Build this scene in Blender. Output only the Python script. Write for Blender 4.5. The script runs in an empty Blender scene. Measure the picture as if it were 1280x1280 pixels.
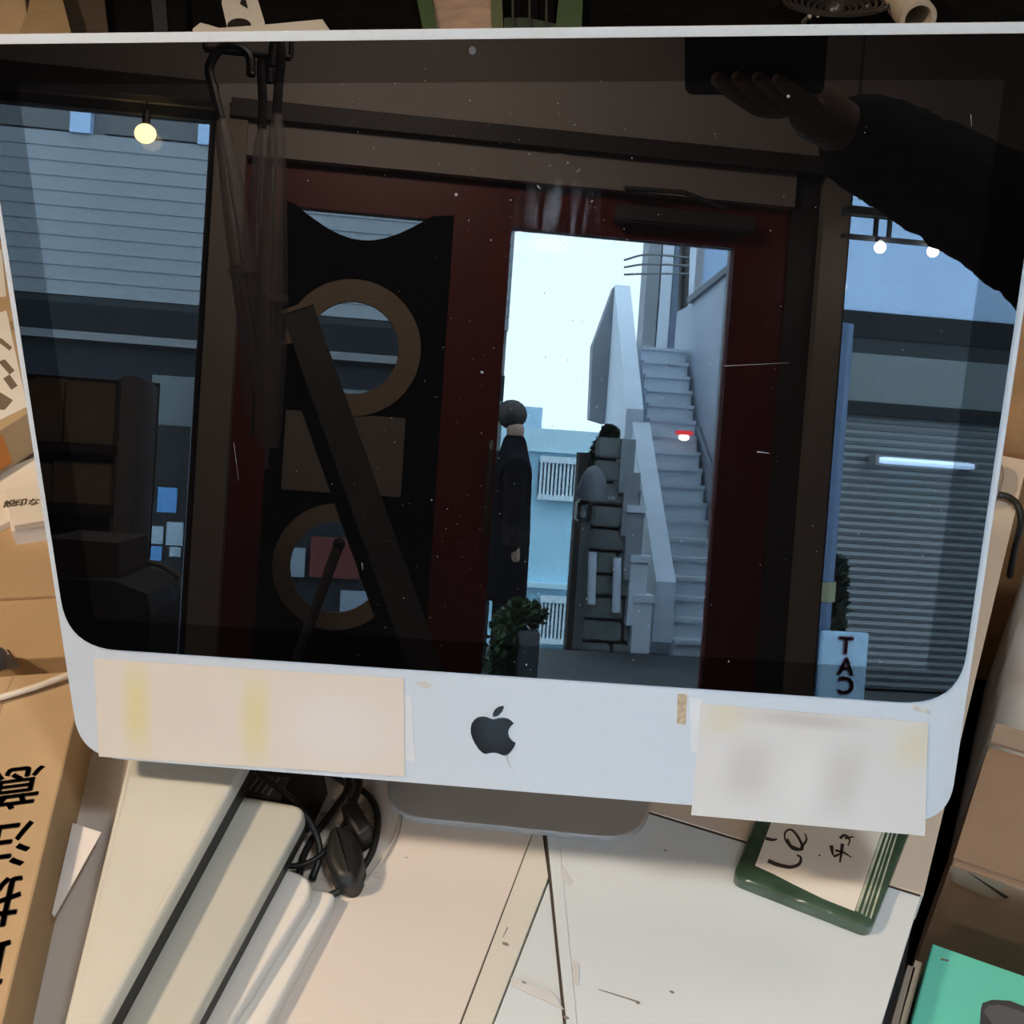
import bpy, bmesh, math, random
from mathutils import Vector, Matrix, Quaternion
random.seed(7)
C = bpy.context.scene
COL = C.collection

# ------------------------------------------------------------------ camera, world, lights, exposure
FPX = 1450.0
CAM = Vector((0.22993583, -0.50888684, 0.71209374))
RIGHT = Vector((0.92773236, 0.37240502, -0.0250432)).normalized()
DOWN = Vector((0.21604272, -0.59049445, -0.7775872)).normalized()
FWD = Vector((-0.30436525, 0.71598241, -0.62827621)).normalized()
cd = bpy.data.cameras.new('camera'); cam = bpy.data.objects.new('camera', cd); COL.objects.link(cam)
cam.matrix_world = Matrix.Translation(CAM) @ Matrix((RIGHT, -DOWN, -FWD)).transposed().to_4x4()
cd.sensor_width = 36; cd.sensor_fit = 'HORIZONTAL'; cd.lens = 36 * FPX / 1280; cd.clip_start = 0.004; cd.clip_end = 300
C.camera = cam
C.view_settings.view_transform = 'Standard'; C.view_settings.look = 'None'
C.view_settings.exposure = 0.0; C.view_settings.gamma = 1.0; C.view_settings.use_curve_mapping = False

w = bpy.data.worlds.new('overcast_sky'); C.world = w; w.use_nodes = True
nt = w.node_tree; bg = nt.nodes['Background']
tc = nt.nodes.new('ShaderNodeTexCoord'); nz = nt.nodes.new('ShaderNodeTexNoise'); nz.inputs['Scale'].default_value = 2.0
cr = nt.nodes.new('ShaderNodeValToRGB'); cr.color_ramp.elements[0].color = (.62, .85, 1, 1); cr.color_ramp.elements[1].color = (.72, .91, 1, 1)
nt.links.new(tc.outputs['Generated'], nz.inputs['Vector']); nt.links.new(nz.outputs['Fac'], cr.inputs['Fac']); nt.links.new(cr.outputs['Color'], bg.inputs['Color'])
bg.inputs['Strength'].default_value = 20.0

def area(name, loc, target, size, power, color):
    l = bpy.data.lights.new(name, 'AREA'); l.shape = 'DISK'; l.size = size; l.energy = power; l.color = color
    o = bpy.data.objects.new(name, l); COL.objects.link(o); o.location = loc
    o.rotation_euler = (Vector(target) - Vector(loc)).to_track_quat('-Z', 'Y').to_euler(); return o
area('side_lamp_light', (-1.0, -0.70, 1.42), (-0.2, -0.1, 0.1), 0.14, 19, (1, .77, .55))
area('ceiling_lamp_light', (0.72, -0.30, 1.84), (0.6, 0.1, 0), 0.22, 11, (.90, .96, 1))
area('facade_fill_light', (-0.16, -1.9, 1.82), (0.2, -3.0, 0.4), 0.4, 50, (1, .84, .72))  # unseen fill added to brighten the inside of the front wall
area('ceiling_lamp_light', (0.9, 1.0, 1.84), (0.8, 0.7, -0.7), 0.3, 4, (1, .76, .50))

# ------------------------------------------------------------------ pixel helpers: where a ray meets a real plane
S = Vector((0, 0, 0.35378036))                                   # centre of the display
R1 = Vector((0.97001888, 0.24156084, 0.02667818)).normalized()   # display x, y and normal
N = Vector((0.2206123, -0.9212711, 0.32029639)).normalized()
R2 = N.cross(R1).normalized()
def ray(x, y): return FWD + RIGHT * ((x - 640) / FPX) + DOWN * ((y - 640) / FPX)
def W(x, y, z=0.0):
    d = ray(x, y); return CAM + d * ((z - CAM.z) / d.z)
def WY(x, y, Y):
    d = ray(x, y); return CAM + d * ((Y - CAM.y) / d.y)
VC = CAM - N * (2 * (CAM - S).dot(N))
def M(x, y, Y):                                                   # seen in the display, standing at depth Y in the room or street
    d = ray(x, y); d = d - N * (2 * d.dot(N)); return VC + d * ((Y - VC.y) / d.y)
def SC(x, y, c=0.0):                                              # pixel on the display plane
    d = ray(x, y); return CAM + d * ((S - CAM).dot(N) / d.dot(N)) + N * c
def L(a, b, c=0.0): return S + R1 * (a / 1000) + R2 * (b / 1000) + N * (c / 1000)

# ------------------------------------------------------------------ materials
MATS = {}
def mat(name, col, rough=.6, metal=0, var=.06, scale=30, bump=0, bscale=None, spec=.5, emit=None, ior=None, coat=0, alpha=None, col2=None, stretch=None):
    if name in MATS: return MATS[name]
    m = bpy.data.materials.new(name); m.use_nodes = True; t = m.node_tree; b = t.nodes['Principled BSDF']
    b.inputs['Roughness'].default_value = rough; b.inputs['Metallic'].default_value = metal
    b.inputs['Specular IOR Level'].default_value = spec
    if ior: b.inputs['IOR'].default_value = ior
    if coat: b.inputs['Coat Weight'].default_value = coat; b.inputs['Coat Roughness'].default_value = .05
    tcn = t.nodes.new('ShaderNodeTexCoord'); n = t.nodes.new('ShaderNodeTexNoise'); n.inputs['Scale'].default_value = scale; n.inputs['Detail'].default_value = 5
    src = tcn.outputs['Object']
    if stretch:
        mp = t.nodes.new('ShaderNodeMapping'); mp.inputs['Scale'].default_value = stretch; t.links.new(src, mp.inputs['Vector']); src = mp.outputs['Vector']
    t.links.new(src, n.inputs['Vector'])
    r = t.nodes.new('ShaderNodeValToRGB'); c = Vector(col)
    c2 = Vector(col2) if col2 else c * (1 + var)
    r.color_ramp.elements[0].position = .3; r.color_ramp.elements[1].position = .7
    r.color_ramp.elements[0].color = (*(c * (1 - var) if not col2 else c), 1); r.color_ramp.elements[1].color = (min(1, c2[0]), min(1, c2[1]), min(1, c2[2]), 1)
    t.links.new(n.outputs['Fac'], r.inputs['Fac']); t.links.new(r.outputs['Color'], b.inputs['Base Color'])
    if bump:
        n2 = t.nodes.new('ShaderNodeTexNoise'); n2.inputs['Scale'].default_value = bscale or scale * 3; n2.inputs['Detail'].default_value = 4
        t.links.new(src, n2.inputs['Vector'])
        bp = t.nodes.new('ShaderNodeBump'); bp.inputs['Strength'].default_value = bump; bp.inputs['Distance'].default_value = .01
        t.links.new(n2.outputs['Fac'], bp.inputs['Height']); t.links.new(bp.outputs['Normal'], b.inputs['Normal'])
    if emit:
        b.inputs['Emission Color'].default_value = (*emit[:3], 1); b.inputs['Emission Strength'].default_value = emit[3]
    if alpha is not None: b.inputs['Alpha'].default_value = alpha
    MATS[name] = m; return m
def glass(name, tint=(.95, .97, 1), blend=.06, rough=0):
    if name in MATS: return MATS[name]
    m = bpy.data.materials.new(name); m.use_nodes = True; t = m.node_tree; t.nodes.clear()
    o = t.nodes.new('ShaderNodeOutputMaterial'); mx = t.nodes.new('ShaderNodeMixShader'); tr = t.nodes.new('ShaderNodeBsdfTransparent'); g = t.nodes.new('ShaderNodeBsdfGlossy')
    lw = t.nodes.new('ShaderNodeFresnel'); lw.inputs['IOR'].default_value = 1.45
    tr.inputs['Color'].default_value = (*tint, 1); g.inputs['Roughness'].default_value = rough; g.inputs['Color'].default_value = (1, 1, 1, 1)
    t.links.new(lw.outputs[0], mx.inputs[0]); t.links.new(tr.outputs[0], mx.inputs[1]); t.links.new(g.outputs[0], mx.inputs[2]); t.links.new(mx.outputs[0], o.inputs[0])
    MATS[name] = m; return m

alu = mat('anodised_aluminium', (.66, .70, .73), .42, .15, .015, 400)
alu_dark = mat('foot_aluminium', (.44, .42, .39), .4, .2, .02, 300)
back_plastic = mat('black_back', (.03, .03, .03), .5)
laminate = mat('white_laminate', (.73, .655, .58), .45, 0, .02, 6)
laminate_daylit = mat('daylight_tinted_laminate', (.68, .735, .76), .42, 0, .025, 5)  # white boards with the cool tint of daylight put into their colour
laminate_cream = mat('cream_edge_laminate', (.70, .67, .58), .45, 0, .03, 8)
joint = mat('dark_joint', (.06, .045, .03), .8)
kraft = mat('kraft_card', (.50, .345, .19), .8, 0, .07, 14, .08, 300)
kraft_dark = mat('kraft_card_brown', (.43, .275, .175), .8, 0, .09, 12, .08, 300)
kraft_tape = mat('packing_tape', (.42, .26, .13), .28, 0, .04, 12)
paper = mat('paper', (.82, .76, .66), .85, 0, .03, 40)
white_paper = mat('white_paper', (.80, .77, .74), .85, 0, .03, 40)
ink = mat('ink', (.025, .018, .014), .6)
ink_grey = mat('grey_print', (.20, .15, .10), .7)
black_rubber = mat('black_rubber', (.012, .012, .012), .45, 0, .1, 60)
black_cloth = mat('black_cloth', (.0045, .004, .004), .95, 0, .3, 20, .3, 90, spec=.08)
plastic_cream = mat('aged_white_plastic', (.66, .64, .55), .35, 0, .03, 6)
plastic_grey = mat('grey_satin_plastic', (.56, .55, .48), .38, 0, .03, 6)
plastic_white = mat('glossy_white_plastic', (.78, .75, .69), .18, 0, .02, 6)
teal = mat('teal_print', (.12, .62, .48), .45, 0, .02, 10)
silver = mat('silver_foil', (.92, .90, .88), .35, .12, .05, 9, .35, 22)

# ------------------------------------------------------------------ object helpers
def meta(o, label=None, cat=None, group=None, kind=None):
    for k, v in (('label', label), ('category', cat), ('group', group), ('kind', kind)):
        if v: o[k] = v
    return o
def thing(name, label, cat, loc, group=None):
    o = bpy.data.objects.new(name, None); COL.objects.link(o); o.location = Vector(loc); o.empty_display_size = .05
    return meta(o, label, cat, group)
def obj(name, bm, m, parent=None, label=None, smooth=False, kind=None, origin=None):
    base = Vector((0, 0, 0)); p = parent
    while p is not None: base = base + p.location; p = p.parent
    bmesh.ops.recalc_face_normals(bm, faces=bm.faces)
    off = Vector((0, 0, 0))
    if parent is None:
        if origin is None:
            vs = [v.co for v in bm.verts] or [Vector((0, 0, 0))]
            origin = Vector((sum(v.x for v in vs) / len(vs), sum(v.y for v in vs) / len(vs), min(v.z for v in vs)))
        off = Vector(origin)
    bmesh.ops.translate(bm, verts=bm.verts, vec=-(base + off))
    me = bpy.data.meshes.new(name); bm.to_mesh(me); bm.free(); me.materials.append(m)
    if smooth: me.polygons.foreach_set('use_smooth', [True] * len(me.polygons))
    o = bpy.data.objects.new(name, me); COL.objects.link(o)
    if parent is not None: o.parent = parent
    else: o.location = off
    if label: o['label'] = label
    if kind: o['kind'] = kind
    return o
def tag(o, label, cat, group=None, kind=None): return meta(o, label, cat, group, kind)
def NB(): return bmesh.new()
def bx(bm, x0, x1, y0, y1, z0, z1, bev=0):
    r = bmesh.ops.create_cube(bm, size=1); vs = r['verts']
    for v in vs:
        v.co = Vector(((x0 + x1) / 2 + v.co.x * abs(x1 - x0), (y0 + y1) / 2 + v.co.y * abs(y1 - y0), (z0 + z1) / 2 + v.co.z * abs(z1 - z0)))
    if bev:
        es = {e for v in vs for e in v.link_edges}; bmesh.ops.bevel(bm, geom=list(es), offset=bev, segments=2, affect='EDGES')
    return bm
def box(*a, **k): return bx(NB(), *a, **k)
def inset(pts, nrm, b):
    out = []; k = len(pts)
    for i in range(k):
        e0 = (pts[i] - pts[i - 1]).normalized(); e1 = (pts[(i + 1) % k] - pts[i]).normalized()
        n0, n1 = nrm.cross(e0), nrm.cross(e1); m = n0 + n1
        m = m.normalized() if m.length > 1e-6 else n0
        out.append(pts[i] + m * b / max(.5, m.dot(n0)))
    return out
def prism(pts, vec, bm=None, bev=0, seg=2):
    "closed solid: polygon pts pushed along vec, the first face with softened edges"
    bm = bm or NB(); vec = Vector(vec); pts = [Vector(p) for p in pts]; n = len(pts)
    layers = []
    if bev:
        area_n = Vector((0, 0, 0))
        for i in range(n): area_n += pts[i].cross(pts[(i + 1) % n])
        area_n.normalize(); vd = vec.normalized()
        for i in range(seg + 1):
            a = math.pi / 2 * i / seg
            layers.append([p + vd * bev * (1 - math.sin(a)) if i < seg else p for p in inset(pts, area_n, bev * (1 - math.cos(a)))])
        layers = layers[::-1]
    else: layers = [pts]
    layers.append([p + vec for p in pts])
    R_ = [[bm.verts.new(p) for p in l] for l in layers]
    bm.faces.new(R_[0]); bm.faces.new(R_[-1][::-1])
    for A, B_ in zip(R_, R_[1:]):
        for i in range(n): bm.faces.new((A[i], B_[i], B_[(i + 1) % n], A[(i + 1) % n]))
    return bm
def rounded(pts, r, n=6):
    "round the corners of a polygon of Vectors; r one radius or a list"
    out = []; k = len(pts)
    for i, p in enumerate(pts):
        rr = r[i] if isinstance(r, (list, tuple)) else r
        p = Vector(p)
        if rr <= 0: out.append(p); continue
        a = (Vector(pts[i - 1]) - p); b = (Vector(pts[(i + 1) % k]) - p)
        ra = min(rr, a.length * .48, b.length * .48); a = p + a.normalized() * ra; b = p + b.normalized() * ra
        for j in range(n + 1):
            t = j / n; out.append(a * (1 - t) ** 2 + p * 2 * t * (1 - t) + b * t * t)
    return out
def slab(px, z, h, r=0, bev=0, seg=2):
    "flat thing whose top outline is given where it shows at height z"
    pts = [W(x, y, z) for x, y in px]
    if r: pts = rounded(pts, r)
    return prism(pts, (0, 0, -h), bev=bev, seg=seg)
def tube(pts, r, bm=None, seg=8, smooth=True, cap=True, r1=None):
    bm = bm or NB(); pts = [Vector(p) for p in pts]
    if smooth and len(pts) > 2:
        q = []
        P = [pts[0] * 2 - pts[1]] + pts + [pts[-1] * 2 - pts[-2]]
        for i in range(1, len(P) - 2):
            for j in range(6):
                t = j / 6; p0, p1, p2, p3 = P[i - 1:i + 3]
                q.append(.5 * ((2 * p1) + (p2 - p0) * t + (2 * p0 - 5 * p1 + 4 * p2 - p3) * t * t + (3 * p1 - p0 - 3 * p2 + p3) * t ** 3))
        q.append(pts[-1]); pts = q
    rings = []; up = None
    for i, p in enumerate(pts):
        d = (pts[min(i + 1, len(pts) - 1)] - pts[max(i - 1, 0)]).normalized()
        if up is None: up = d.orthogonal().normalized()
        up = (up - d * up.dot(d)).normalized(); s = d.cross(up)
        rr = r if r1 is None else r + (r1 - r) * i / (len(pts) - 1)
        rings.append([bm.verts.new(p + (up * math.cos(a) + s * math.sin(a)) * rr) for a in [2 * math.pi * k / seg for k in range(seg)]])
    for a, b in zip(rings, rings[1:]):
        for k in range(seg): bm.faces.new((a[k], a[(k + 1) % seg], b[(k + 1) % seg], b[k]))
    if cap: bm.faces.new(rings[0][::-1]); bm.faces.new(rings[-1])
    return bm
def ball(c, r, bm=None, sc=(1, 1, 1), u=12, v=8):
    bm = bm or NB(); m = Matrix.Translation(c) @ Matrix.Diagonal((*[r * s for s in sc], 1))
    bmesh.ops.create_uvsphere(bm, u_segments=u, v_segments=v, radius=1, matrix=m); return bm
def ring(c, ax, ay, nrm, r0, r1, th, n=40, bm=None, a0=0, a1=2 * math.pi):
    "flat ring or arc with thickness"
    bm = bm or NB(); full = abs(a1 - a0 - 2 * math.pi) < 1e-6; k = n if full else n + 1; R = []
    for i in range(k):
        a = a0 + (a1 - a0) * i / n; d = ax * math.cos(a) + ay * math.sin(a)
        R.append([bm.verts.new(c + d * r + nrm * h) for r, h in ((r0, 0), (r1, 0), (r1, th), (r0, th))])
    for i in range(n):
        A, B_ = R[i], R[(i + 1) % k]
        for j in range(4): bm.faces.new((A[j], A[(j + 1) % 4], B_[(j + 1) % 4], B_[j]))
    if not full: bm.faces.new(R[0][::-1]); bm.faces.new(R[-1])
    return bm
def plate_with_hole(outer, hole, vec):
    "solid plate: outline with one hole, both as lists of Vectors"
    bm = NB(); vec = Vector(vec)
    def loop(pts): 
        v = [bm.verts.new(p) for p in pts]; return v, [bm.edges.new((v[i], v[(i + 1) % len(v)])) for i in range(len(v))]
    vo, eo = loop(outer); vh, eh = loop(hole)
    r = bmesh.ops.triangle_fill(bm, edges=eo + eh, use_beauty=True)
    faces = [g for g in r['geom'] if isinstance(g, bmesh.types.BMFace)]
    e = bmesh.ops.extrude_face_region(bm, geom=faces)
    bmesh.ops.translate(bm, verts=[g for g in e['geom'] if isinstance(g, bmesh.types.BMVert)], vec=vec)
    return bm
def text_bm(body, size, ext=.0002, off=0, spacing=1.0, line=1.0):
    cu = bpy.data.curves.new('lettering', 'FONT'); cu.body = body; cu.size = size; cu.extrude = ext; cu.offset = off
    cu.align_x = 'CENTER'; cu.align_y = 'CENTER'; cu.space_character = spacing; cu.space_line = line; cu.resolution_u = 4
    o = bpy.data.objects.new('lettering', cu); COL.objects.link(o); bpy.context.view_layer.update()
    me = o.evaluated_get(bpy.context.evaluated_depsgraph_get()).to_mesh(); bm = NB(); bm.from_mesh(me)
    o.to_mesh_clear(); bpy.data.objects.remove(o); bpy.data.curves.remove(cu); return bm
def text_on(body, size, c, xdir, ydir, **k):
    bold = k.pop('bold', 0); bm = text_bm(body, size, **k)
    if bold:
        g0 = list(bm.verts) + list(bm.edges) + list(bm.faces)
        for dx, dy in ((bold, 0), (-bold, 0), (0, bold), (0, -bold)):
            r_ = bmesh.ops.duplicate(bm, geom=g0); bmesh.ops.translate(bm, verts=[v for v in r_['geom'] if isinstance(v, bmesh.types.BMVert)], vec=(dx, dy, 0))
    x = Vector(xdir).normalized(); y = (Vector(ydir) - x * Vector(ydir).dot(x)).normalized()
    bmesh.ops.transform(bm, matrix=Matrix.Translation(c) @ Matrix((x, y, x.cross(y))).transposed().to_4x4(), verts=bm.verts); return bm
def stroke_bm(px, z, wd, th=.0003, plane=W):
    "hand written brush stroke through pixels on a flat sheet"
    bm = NB(); P = [plane(x, y, z) for x, y in px]; q = []
    Q = [P[0] * 2 - P[1]] + P + [P[-1] * 2 - P[-2]]
    for i in range(1, len(Q) - 2):
        for j in range(5):
            t = j / 5; a, b, c, d = Q[i - 1:i + 3]
            q.append(.5 * ((2 * b) + (c - a) * t + (2 * a - 5 * b + 4 * c - d) * t * t + (3 * b - a - 3 * c + d) * t ** 3))
    q.append(P[-1]); R_ = []
    for i, p in enumerate(q):
        d = (q[min(i + 1, len(q) - 1)] - q[max(i - 1, 0)]).normalized(); s = Vector((-d.y, d.x, 0)) * wd * (.7 + .3 * math.cos(3 * i / len(q)))
        h = Vector((0, 0, th)); R_.append([bm.verts.new(v) for v in (p + s, p - s, p - s + h, p + s + h)])
    for A, B_ in zip(R_, R_[1:]):
        for j in range(4): bm.faces.new((A[j], A[(j + 1) % 4], B_[(j + 1) % 4], B_[j]))
    bm.faces.new(R_[0]); bm.faces.new(R_[-1][::-1]); return bm

FLOOR = -0.72; STREET = -0.87; LOW = -2.6; YF = -3.0; CEIL = 1.86
# ------------------------------------------------------------------ the room
wall_m = mat('plaster_wall', (.42, .37, .34), .85, 0, .05, 5)
wood_dark = mat('dark_timber', (.05, .04, .035), .6, 0, .2, 8, .1, 60)
pillar_m = mat('taupe_pillar', (.36, .31, .26), .8, 0, .05, 5)
red_m = mat('red_painted_wood', (.16, .018, .012), .45, 0, .12, 6)
floor_m = mat('grey_concrete_floor', (.20, .18, .165), .7, 0, .12, 3, .1, 40)
ceil_m = mat('cream_ceiling', (.60, .54, .47), .85, 0, .03, 3)
tag(obj('floor', box(-2.6, 2.6, YF - .12, 2.5, FLOOR - .1, FLOOR), floor_m), None, None, None, 'structure')
tag(obj('ceiling', box(-2.6, 2.6, YF - .12, 2.5, CEIL, CEIL + .1), ceil_m), None, None, None, 'structure')
tag(obj('wall_left', box(-2.7, -2.6, YF - .12, 2.5, FLOOR - .1, CEIL + .1), wall_m), None, None, None, 'structure')
tag(obj('wall_right', box(2.6, 2.7, YF - .12, 2.5, FLOOR - .1, CEIL + .1), wall_m), None, None, None, 'structure')
tag(obj('wall_back', box(-2.7, 2.7, 2.5, 2.6, FLOOR - .1, CEIL + .1), mat('dark_back_wall', (.06, .05, .045), .9)), None, None, None, 'structure')
# front wall of the shop, seen in the display
XL1 = M(263, 300, YF).x; XP1 = M(290, 500, YF).x       # left window ends / door starts
XD1 = M(975, 500, YF).x; XR0 = M(1042, 500, YF).x      # door frame ends / right window starts
ZL = M(130, 118, YF).z; ZR = M(1053, 190, YF).z; ZD = M(640, 225, YF).z
XLW = M(-70, 400, YF).x; XRW = 2.45  # left window narrowed out of view to cut daylight
bm = NB(); top = min(ZL, ZR)
bx(bm, -2.6, 2.6, YF - .12, YF, max(ZL, ZD), CEIL)
bx(bm, XP1, XD1, YF - .12, YF, ZD, max(ZL, ZD) + .001)
bx(bm, -2.6, XLW, YF - .12, YF, FLOOR, CEIL); bx(bm, XRW, 2.6, YF - .12, YF, FLOOR, CEIL)
bx(bm, XLW, XL1, YF - .12, YF, FLOOR, FLOOR + .12); bx(bm, XR0, XRW, YF - .12, YF, FLOOR, FLOOR + .12)
tag(obj('wall_front', bm, wall_m), None, None, None, 'structure')
XM = M(1010, 500, YF).x
tag(obj('trim_1', box(XL1, XP1, YF - .13, YF + .015, FLOOR, max(ZL, ZD)), pillar_m), None, None, None, 'structure')
tag(obj('trim_2', box(XM, XR0, YF - .13, YF + .015, FLOOR, max(ZL, ZD)), pillar_m), None, None, None, 'structure')
tag(obj('trim_3', box(XD1, XM, YF - .13, YF - .03, FLOOR, max(ZL, ZD)), wood_dark), None, None, None, 'structure')
za = M(640, 160, YF).z; zb = M(640, 182, YF).z
tag(obj('trim_4', box(XP1 - .05, XM, YF, YF + .03, zb, za), wood_dark), None, None, None, 'structure')
z1 = M(130, 110, YF).z; z0 = M(130, 119, YF).z
tag(obj('trim_5', box(XLW, XL1, YF - .02, YF + .05, z0, z0 + .06), wood_dark), None, None, None, 'structure')
# windows
wg = glass('window_glass')
def pane(name, x0, x1, z0, z1):
    f = obj(name, bx(bx(bx(bx(NB(), x0, x0 + .03, YF - .1, YF - .05, z0, z1), x1 - .03, x1, YF - .1, YF - .05, z0, z1), x0, x1, YF - .1, YF - .05, z0, z0 + .03), x0, x1, YF - .1, YF - .05, z1 - .03, z1), mat('grey_window_frame', (.10, .10, .10), .5))
    f['kind'] = 'structure'; obj('window_pane', box(x0 + .03, x1 - .03, YF - .078, YF - .072, z0 + .03, z1 - .03), wg, f)
pane('window_1', XLW, XL1, FLOOR + .12, z0)
pane('window_2', XR0, XRW, FLOOR + .12, max(ZL, ZD))
# red double door: closed leaf with black cut-out panel, leaf with clear glass
xa, xb = M(548, 500, YF).x, M(606, 500, YF).x                     # inner stile pair
gx0, gx1 = M(633, 400, YF).x, M(916, 400, YF).x; gz1 = M(780, 294, YF).z; gz0 = FLOOR + .12
px0 = M(352, 300, YF).x; pz1 = M(450, 262, YF).z
d1 = obj('door_1', NB(), red_m); d1['kind'] = 'structure'
def stile(x0, x1, z0, z1, par=None, y0=YF - .09, y1=YF - .04, nm='door_stile'): return obj(nm, box(x0, x1, y0, y1, z0, z1, bev=.004), red_m, par)
dm = NB(); xm = M(596, 500, YF).x
for a in ((XP1, px0, FLOOR + .01, ZD), (xa, xm, FLOOR + .01, ZD), (px0, xa, pz1, ZD), (px0, xa, FLOOR + .01, FLOOR + .15)):
    bx(dm, a[0], a[1], YF - .09, YF - .04, a[2], a[3])
me = bpy.data.meshes.new('door_1'); dm.to_mesh(me); dm.free(); me.materials.append(red_m); d1.data = me; d1.location = (0, 0, 0)
dm = NB()
for a in ((xm, gx0, FLOOR + .01, ZD), (gx1, XD1, FLOOR + .01, ZD), (gx0, gx1, gz1, ZD), (gx0, gx1, FLOOR + .01, gz0)):
    bx(dm, a[0], a[1], YF - .09, YF - .04, a[2], a[3])
d2 = obj('door_2', dm, red_m); d2['kind'] = 'structure'
obj('door_pane', box(gx0, gx1, YF - .068, YF - .062, gz0, gz1), wg, d2)
cl = mat('closer_grey', (.12, .11, .11), .4, .4)
obj('door_closer', box(M(770, 265, YF).x, M(945, 265, YF).x, YF - .04, YF + .02, M(860, 285, YF).z, M(860, 264, YF).z, bev=.006), cl, d2)
obj('closer_arm', tube([M(905, 262, YF) + Vector((0, .01, 0)), M(850, 245, YF) + Vector((0, .05, 0)), M(780, 236, YF) + Vector((0, .01, 0))], .008, smooth=False), cl, d2)
obj('door_handle', tube([M(612, 560, YF) + Vector((0, .0, 0)), M(612, 562, YF) + Vector((0, .05, 0)), M(606, 660, YF) + Vector((0, .05, 0)), M(606, 662, YF) + Vector((0, 0, 0))], .011), cl, d2)
# black panel of the closed leaf with round cut-outs and wooden rings
blackp = mat('black_panel', (.004, .004, .0045), .8, spec=.1); ringm = mat('tan_wood_ring', (.34, .26, .18), .7, 0, .08, 12)
YP = YF - .035
def circ(c, r, n=40): return [c + Vector((math.cos(2 * math.pi * i / n) * r, 0, math.sin(2 * math.pi * i / n) * r)) for i in range(n)]
c2 = M(441, 435, YP); r2 = (M(499, 437, YP).x - M(383, 437, YP).x) / 2; r2o = (M(527, 440, YP).x - M(355, 440, YP).x) / 2
c3 = M(421, 708, YP); r3 = (M(478, 710, YP).x - M(362, 710, YP).x) / 2; r3o = (M(500, 712, YP).x - M(340, 712, YP).x) / 2
xe = xa + .012; xs = px0 - .012
cut = M(450, 262, YP).z; sag = M(450, 300, YP).z; zmid = M(440, 565, YP).z; zbot = FLOOR + .1
def arc_top():                                                    # crescent shaped bite at the top
    pts = []; x0, x1 = M(368, 262, YP).x, M(540, 275, YP).x
    for i in range(13):
        t = i / 12; pts.append(Vector((x0 + (x1 - x0) * t, YP, cut - (cut - sag) * math.sin(math.pi * t))))
    return pts
up_out = [Vector((xs, YP, zmid)), Vector((xe, YP, zmid)), Vector((xe, YP, cut + .01))] + arc_top()[::-1] + [Vector((xs, YP, cut + .01))]
obj('black_panel', plate_with_hole(up_out, circ(c2, r2), (0, -.008, 0)), blackp, d1)
lo_out = [Vector((xs, YP, zbot)), Vector((xe, YP, zbot)), Vector((xe, YP, zmid)), Vector((xs, YP, zmid))]
obj('black_panel', plate_with_hole(lo_out, circ(c3, r3), (0, -.008, 0)), blackp, d1)
X_, Z_, Y_ = Vector((1, 0, 0)), Vector((0, 0, 1)), Vector((0, 1, 0))
obj('panel_ring', ring(c2, X_, Z_, Y_, r2, r2o, .012), ringm, d1)
obj('panel_ring', ring(c3, X_, Z_, Y_, r3, r3o, .012), ringm, d1)
q = [M(358, 512, YP), M(508, 512, YP), M(506, 622, YP), M(360, 617, YP)]
xq0, xq1 = q[0].x + .0, q[1].x; zq1 = q[0].z; zq0 = q[2].z
obj('tan_board', box(xq0, xq1, YP, YP + .009, zq0, zq1, bev=.002), mat('taupe_board', (.27, .23, .19), .7), d1)
obj('door_pane', box(px0, xa, YF - .07, YF - .064, FLOOR + .15, pz1), wg, d1)

# leaning dark post with pale end grain, and a thin dark rod
YB = YF + .42
t = thing('leaning_post', 'long dark square post leaning diagonally before the ring-cut door panel', 'post', (M(560, 860, YB).x, YB, FLOOR))
def slant(p0, p1, w_, y, th, bm=None):
    d = (p1 - p0).normalized(); s = Vector((-d.z, 0, d.x)) * w_ / 2
    return prism([p0 + s, p1 + s, p1 - s, p0 - s], (0, th, 0), bm)
pa, pb = M(374, 390, YB), M(520, 800, YB); dd = pb - pa; pe = pa + dd * ((FLOOR - pa.z) / dd.z) * .995
post_m = mat('dark_grey_wood', (.075, .07, .062), .6, 0, .15, 10, .1)
wpost = (M(392, 386, YB) - M(352, 386, YB)).length
obj('shaft', slant(pa, pe, wpost, YB, .05), post_m, t)
obj('end_cap', slant(pa - dd.normalized() * .012, pa, wpost * 1.02, YB, .052), ringm, t)
pa2, pb2 = M(365, 430, YB - .06), M(492, 790, YB - .06); dd2 = pb2 - pa2
obj('brace', slant(pa2, pa2 + dd2 * ((FLOOR - pa2.z) / dd2.z) * .99, wpost * .8, YB - .06, .03), black_rubber, t)
t = thing('thin_rod', 'thin dark rod leaning across the lower ring of the black door panel', 'rod', (M(380, 820, YB + .1).x, YB + .1, FLOOR))
ra, rb = M(424, 680, YB + .1), M(380, 800, YB + .1); rd = rb - ra
obj('rod_shaft', tube([ra, ra + rd * ((FLOOR - ra.z) / rd.z) * .99], .014, smooth=False), post_m, t)
obj('rod_tip', ball(ra, .017), black_rubber, t)

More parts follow.
